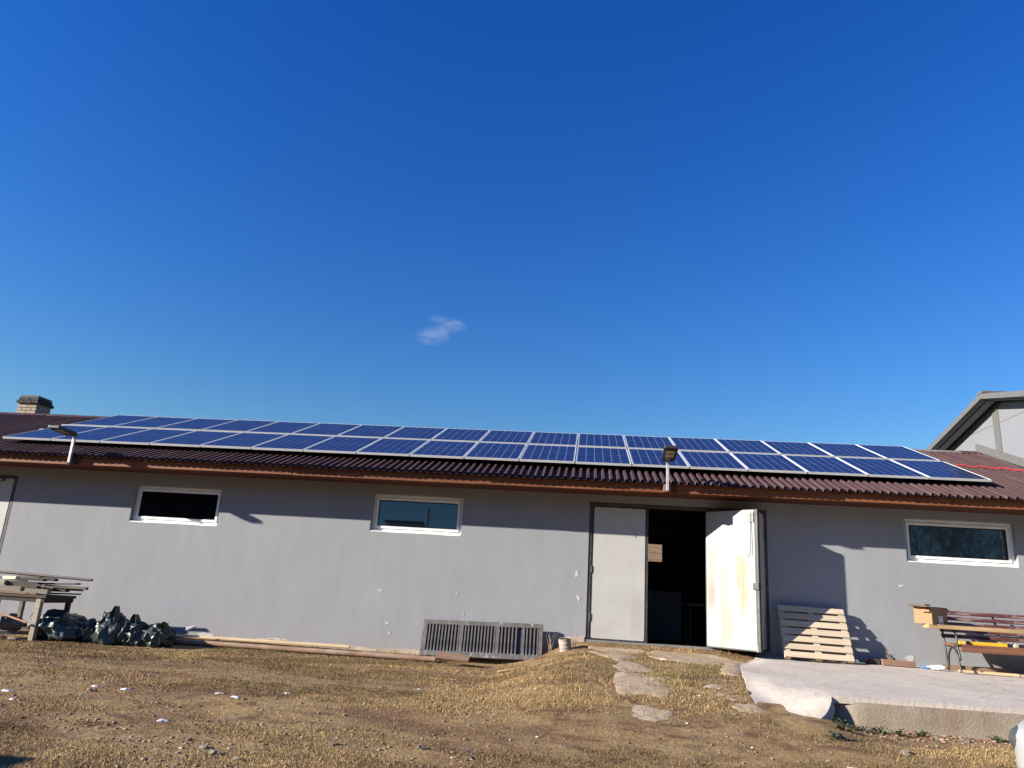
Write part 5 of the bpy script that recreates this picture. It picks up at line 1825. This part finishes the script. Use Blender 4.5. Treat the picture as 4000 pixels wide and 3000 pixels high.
# low green weeds at the kerb foot
WEEDM = simple('weed leaf', (0.055, 0.075, 0.032), 0.6, var=.4, scale=20)
for i, (x, y, s, lab) in enumerate([(2.80, 8.98, .12, 'dark green weed in the corner between ramp and kerb'), (2.98, 9.0, .13, 'low green weed second from the ramp'), (3.18, 9.02, .12, 'green leafy weed third from the ramp'), (3.36, 9.0, .10, 'small green weed fourth from the ramp'),
                                    (3.62, 9.03, .11, 'small dusty weed at the middle of the kerb'), (2.72, 8.75, .10, 'weed at the foot of the ramp'), (2.52, 8.4, .08, 'low weed in the grass below the ramp'), (4.35, 9.05, .09, 'small weed at the right part of the kerb')]):
    m = MB()
    m.v.append((x, y, zg1(x, y)))
    for j in range(26):
        a = rnd.uniform(0, 6.283); r = rnd.uniform(.1, 1) * s; l = rnd.uniform(.025, .05); u = rnd.uniform(-.3, .7)
        c0 = Vector((x + math.cos(a) * r, y + math.sin(a) * r * .6, zg1(x + math.cos(a) * r, y) + rnd.uniform(.005, .06)))
        d = Vector((math.cos(a), math.sin(a), u)).normalized() * l; sd_ = Vector((-math.sin(a), math.cos(a), rnd.uniform(-.3, .3))).normalized() * l * .42
        m.v += [tuple(c0 + d * .5 + sd_), tuple(c0 + d), tuple(c0 + d * .5 - sd_), tuple(c0)]
        k_ = len(m.v) - 4
        m.f += [(k_ + 3, k_, k_ + 1, k_ + 2), (0, k_ + 3, k_ + 2)]
    mk('green_weed', m, WEEDM, label=lab, cat='weed', group='weeds at the kerb foot')

# ------------------------------------------------------------------ parked car at the right edge (only its nose shows)
car = empty('parked_car', (5.5, 6.7, -1.34), 'silver car whose front corner shows at the lower right', 'car')
cxn = 3.43; cyc = 6.35; zgc = -1.36
sec = [  # distance from nose, half width, sill z, waist z, roof z, roof half width
    (0.00, .52, .30, .52, .55, .50), (.06, .68, .22, .60, .66, .62), (.22, .80, .20, .68, .76, .70), (.70, .85, .20, .74, .86, .76), (1.15, .86, .20, .78, .95, .78), (1.75, .87, .20, .82, 1.38, .62),
    (2.3, .87, .20, .84, 1.46, .60), (3.1, .87, .20, .86, 1.43, .58), (3.7, .85, .22, .86, 1.10, .62), (4.05, .80, .26, .82, .95, .66), (4.15, .70, .34, .70, .80, .60)]
m = MB()
ringn = 14
for d, hw, s0, wz, rz_, rw in sec:
    prof = [(-hw * .9, s0), (-hw, s0 + .08), (-hw, wz - .12), (-hw * .985, wz - .03), (-hw * .95, wz), (-rw - .02, rz_ - .05), (-rw * .9, rz_ - .01), (rw * .9, rz_ - .01), (rw + .02, rz_ - .05), (hw * .95, wz), (hw * .985, wz - .03), (hw, wz - .12), (hw, s0 + .08), (hw * .9, s0)]
    for y, z in prof: m.v.append((cxn + d, cyc + y, zgc + z))
for i in range(len(sec) - 1):
    for t in range(ringn):
        t2 = (t + 1) % ringn
        m.f.append((i * ringn + t, i * ringn + t2, (i + 1) * ringn + t2, (i + 1) * ringn + t))
m.f.append(tuple(range(ringn - 1, -1, -1))); m.f.append(tuple((len(sec) - 1) * ringn + t for t in range(ringn)))
body = mk('body', m, CARP, car, smooth=.9)
bm_ = body.modifiers.new('sub', 'SUBSURF'); bm_.levels = 2; bm_.render_levels = 2
for sgn in (-1, 1):
    hl = crumple(cxn + .15, cyc + sgn * .60, zgc + .43, .13, .17, .12, 2, 0.0, 3, 1, (), .2)
    mk('headlight', hl, LENS, car, smooth=3.2)
    mk('mirror', crumple(cxn + 1.5, cyc + sgn * 1.0, zgc + .85, .06, .11, .06, 2, .0, 2), CARP, car, smooth=3.2)
    for d in (.78, 3.3):
        wv_ = MB(); n = 24
        for yy, r in ((-.1, .2), (-.1, .30), (-.085, .32), (.085, .32), (.1, .30), (.1, .2)):
            for t in range(n):
                a = t / n * 6.2832
                wv_.v.append((cxn + d + r * math.cos(a), cyc + sgn * .78 + yy, zgc + .32 + r * math.sin(a)))
        for i in range(5):
            for t in range(n): wv_.f.append((i * n + t, i * n + (t + 1) % n, (i + 1) * n + (t + 1) % n, (i + 1) * n + t))
        wh = mk('wheel', wv_, TYRE, car, smooth=.7)
        mk('rim', MB().tube([(cxn + d, cyc + sgn * .78 - .08, zgc + .32), (cxn + d, cyc + sgn * .78 + .08, zgc + .32)], .2, 16), ALU, wh)
mk('bumper_strip', MB().box(cxn - .02, cxn + .1, cyc - .60, cyc + .60, zgc + .24, zgc + .29), LAMPB, car, bevel=.02)
mk('windscreen', MB().add([(cxn + 1.18, cyc - .70, zgc + .97), (cxn + 1.18, cyc + .70, zgc + .97), (cxn + 1.74, cyc + .56, zgc + 1.37), (cxn + 1.74, cyc - .56, zgc + 1.37)], [(0, 1, 2, 3)]), LENS, car)

# ------------------------------------------------------------------ surroundings behind the camera (seen only as reflections and shadow)
shed = empty('shadow_shed', (-9.7, 2.5, -1.5), 'unseen plank shed added left of the camera to throw the corner shadow', 'shed')  # invented unseen caster for the shadow in the lower left corner
mk('wall', MB().box(-11.3, -8.35, .8, 3.9, -1.6, .22), DKBARN, shed)
mk('roof', MB().beam((-9.8, .5, .32), (-9.8, 4.0, .32), 3.3, .09), ROOF, shed)
mk('door', MB().box(-10.3, -9.5, 3.9, 3.93, -1.5, .15), OLDWOOD, shed)

tow = empty('mirrored_tower', (-11.5, -20, -2), 'pale tower added behind the camera as the building mirrored in the middle window', 'tower')  # invented tower, sized to show as the pale building in the pane
mk('wall', MB().box(-12.55, -10.35, -22.2, -20, -2.3, 7.3), WHITEW, tow)
mk('roof', MB().box(-12.7, -10.2, -22.3, -19.9, 7.3, 7.45), TRIM, tow)
for z in (5.9, 6.4):
    mk('louvre', MB().box(-12.2, -10.75, -20.0, -19.95, z, z + .12), TRIMD, tow)
mk('utility_pole', MB().tube([(-9.75, -19, -2.2), (-9.75, -19, 8.2)], [.13, .10], 10), WHITEW, smooth=.8, label='pale round pole beside the tower behind the camera', cat='pole')


def bare_tree(x, y, h, seed, label):
    r_ = random.Random(seed)
    root = empty('bare_tree', (x, y, -2.1), label, 'tree')
    tr = MB(); cr = MB()

    def grow(p, d, l, r, depth):
        q = p + d * l
        mid = p + d * l * .5 + Vector((r_.uniform(-1, 1), r_.uniform(-1, 1), r_.uniform(-.5, .5))) * l * .05
        (tr if depth < 2 else cr).tube([p, mid, q], [r, r * .85, r * .68], 6 if depth < 3 else 4, False)
        if depth >= 6 or r < .004: return
        for k in range(2 if r_.random() < .55 else 3):
            nd = (d + Vector((r_.uniform(-1, 1), r_.uniform(-1, 1), r_.uniform(-.35, .75))) * .75).normalized()
            grow(q, nd, l * r_.uniform(.66, .86), r * r_.uniform(.5, .68), depth + 1)
    for k in range(3):
        grow(Vector((x + k * .15, y, -2.2)), Vector((r_.uniform(-.25, .25), r_.uniform(-.2, .2), 1)).normalized(), h * .26, .17, 0)
    mk('trunk', tr, BARK, root, smooth=.9)
    mk('crown', cr, BARK, root, smooth=.9)


bare_tree(19.6, -19, 13, 5, 'leafless tree behind the camera, mirrored left in the right window')
bare_tree(23.6, -20, 13.5, 8, 'leafless tree behind the camera, mirrored right in the right window')
bare_tree(21.7, -24, 14, 13, 'leafless tree furthest behind the camera')
for i, x in enumerate((22.4, 23.6)):
    mk('scaffold_pole', MB().tube([(x, -16, -2.1), (x, -16, 9.5)], .05, 8), GALV, smooth=.8, label=['galvanised pole behind the camera, left of the pair', 'galvanised pole behind the camera, right of the pair'][i], cat='pole')

# unseen spruce wood added behind the camera to cut low sky light
m = MB()
for i in range(540):
    az = math.radians(rnd.uniform(204, 300)) if i < 300 else (math.radians(rnd.uniform(156, 187)) if i < 400 else math.radians(rnd.uniform(92, 141)))
    dist = rnd.uniform(62, 105)
    h = rnd.uniform(13, 19) * dist / 80
    x, y = math.sin(az) * dist, math.cos(az) * dist
    base = -4.0; r = h * rnd.uniform(.17, .24)
    n = 9
    tiers = 5
    for t in range(tiers):
        z0 = base + h * (.06 + .18 * t); z1 = z0 + h * .34; rr_ = r * (1 - t / (tiers + .6))
        o = len(m.v)
        for k in range(n):
            a = k / n * 6.283 + t
            q = rr_ * rnd.uniform(.75, 1.15)
            m.v.append((x + q * math.cos(a), y + q * math.sin(a), z0 + rnd.uniform(-.4, .4)))
        m.v.append((x, y, z1))
        for k in range(n): m.f.append((o + k, o + (k + 1) % n, o + n))
SPRUCE = simple('spruce needles', (0.022, 0.032, 0.018), 0.9, var=.5, scale=.6)
mk('added_spruces', m, SPRUCE, label='unseen spruce wood added behind the camera to cut sky light', cat='wood', kind='stuff')

# ------------------------------------------------------------------ one small wisp of cloud
cd = Vector((-0.2005, 1.0, 0)); 
cloud_dir = fw + (1720 - 2000) / 2959.85 * rt - (1285 - 1500) / 2959.85 * up2
cc_ = cloud_dir.normalized() * 900
cm2, nt, bs = nodes('cloud vapour')
nt.nodes.remove(bs)
out = nt.nodes['Material Output']
vol = N(nt, 'ShaderNodeVolumePrincipled')
tc = N(nt, 'ShaderNodeTexCoord')
n1 = N(nt, 'ShaderNodeTexNoise'); n1.inputs['Scale'].default_value = .085; n1.inputs['Detail'].default_value = 8; n1.inputs['Roughness'].default_value = .68; n1.inputs['Distortion'].default_value = .6
cmap = N(nt, 'ShaderNodeMapping'); cmap.inputs['Rotation'].default_value = (0, .55, 0); cmap.inputs['Scale'].default_value = (.6, 1, 1.7)
nt.links.new(tc.outputs['Object'], cmap.inputs[0]); nt.links.new(cmap.outputs[0], n1.inputs['Vector'])
# soft body: two lobes joined by a thin bridge
def lobe(c, r):
    s_ = N(nt, 'ShaderNodeVectorMath', operation='SUBTRACT'); s_.inputs[1].default_value = c
    nt.links.new(tc.outputs['Object'], s_.inputs[0])
    d_ = N(nt, 'ShaderNodeVectorMath', operation='DIVIDE'); d_.inputs[1].default_value = r
    nt.links.new(s_.outputs[0], d_.inputs[0])
    l_ = N(nt, 'ShaderNodeVectorMath', operation='LENGTH'); nt.links.new(d_.outputs[0], l_.inputs[0])
    return math_(nt, 'SUBTRACT', 1.0, l_.outputs['Value'], True)
sh = math_(nt, 'MAXIMUM', lobe((-9, 0, -9), (25, 12, 14)), math_(nt, 'MAXIMUM', lobe((12, 0, 4), (22, 12, 11)), math_(nt, 'MAXIMUM', lobe((2, 0, -2), (16, 10, 11)), lobe((-2, 0, 12), (16, 9, 6)))))
dn = math_(nt, 'MULTIPLY', math_(nt, 'POWER', sh, 1.1), math_(nt, 'MULTIPLY', math_(nt, 'SUBTRACT', n1.outputs['Fac'], 0.40, True), 4.2))
nt.links.new(math_(nt, 'MULTIPLY', dn, .034), vol.inputs['Density'])
vol.inputs['Color'].default_value = (1, .98, .92, 1)
vol.inputs['Anisotropy'].default_value = .2
nt.links.new(vol.outputs[0], out.inputs['Volume'])
m = MB()
bm = bmesh.new(); bmesh.ops.create_icosphere(bm, subdivisions=3, radius=1)
bm.verts.index_update()
m.v = [(v.co.x * 40, v.co.y * 14, v.co.z * 26) for v in bm.verts]; m.f = [tuple(v.index for v in f.verts) for f in bm.faces]
bm.free()
co = mk('cloud', m, cm2, local=True, label='single small white wisp of cloud in the blue sky', cat='cloud', kind='stuff')
co.location = cc_
co.rotation_euler = (0, 0, YAW - .09)
co.visible_shadow = True
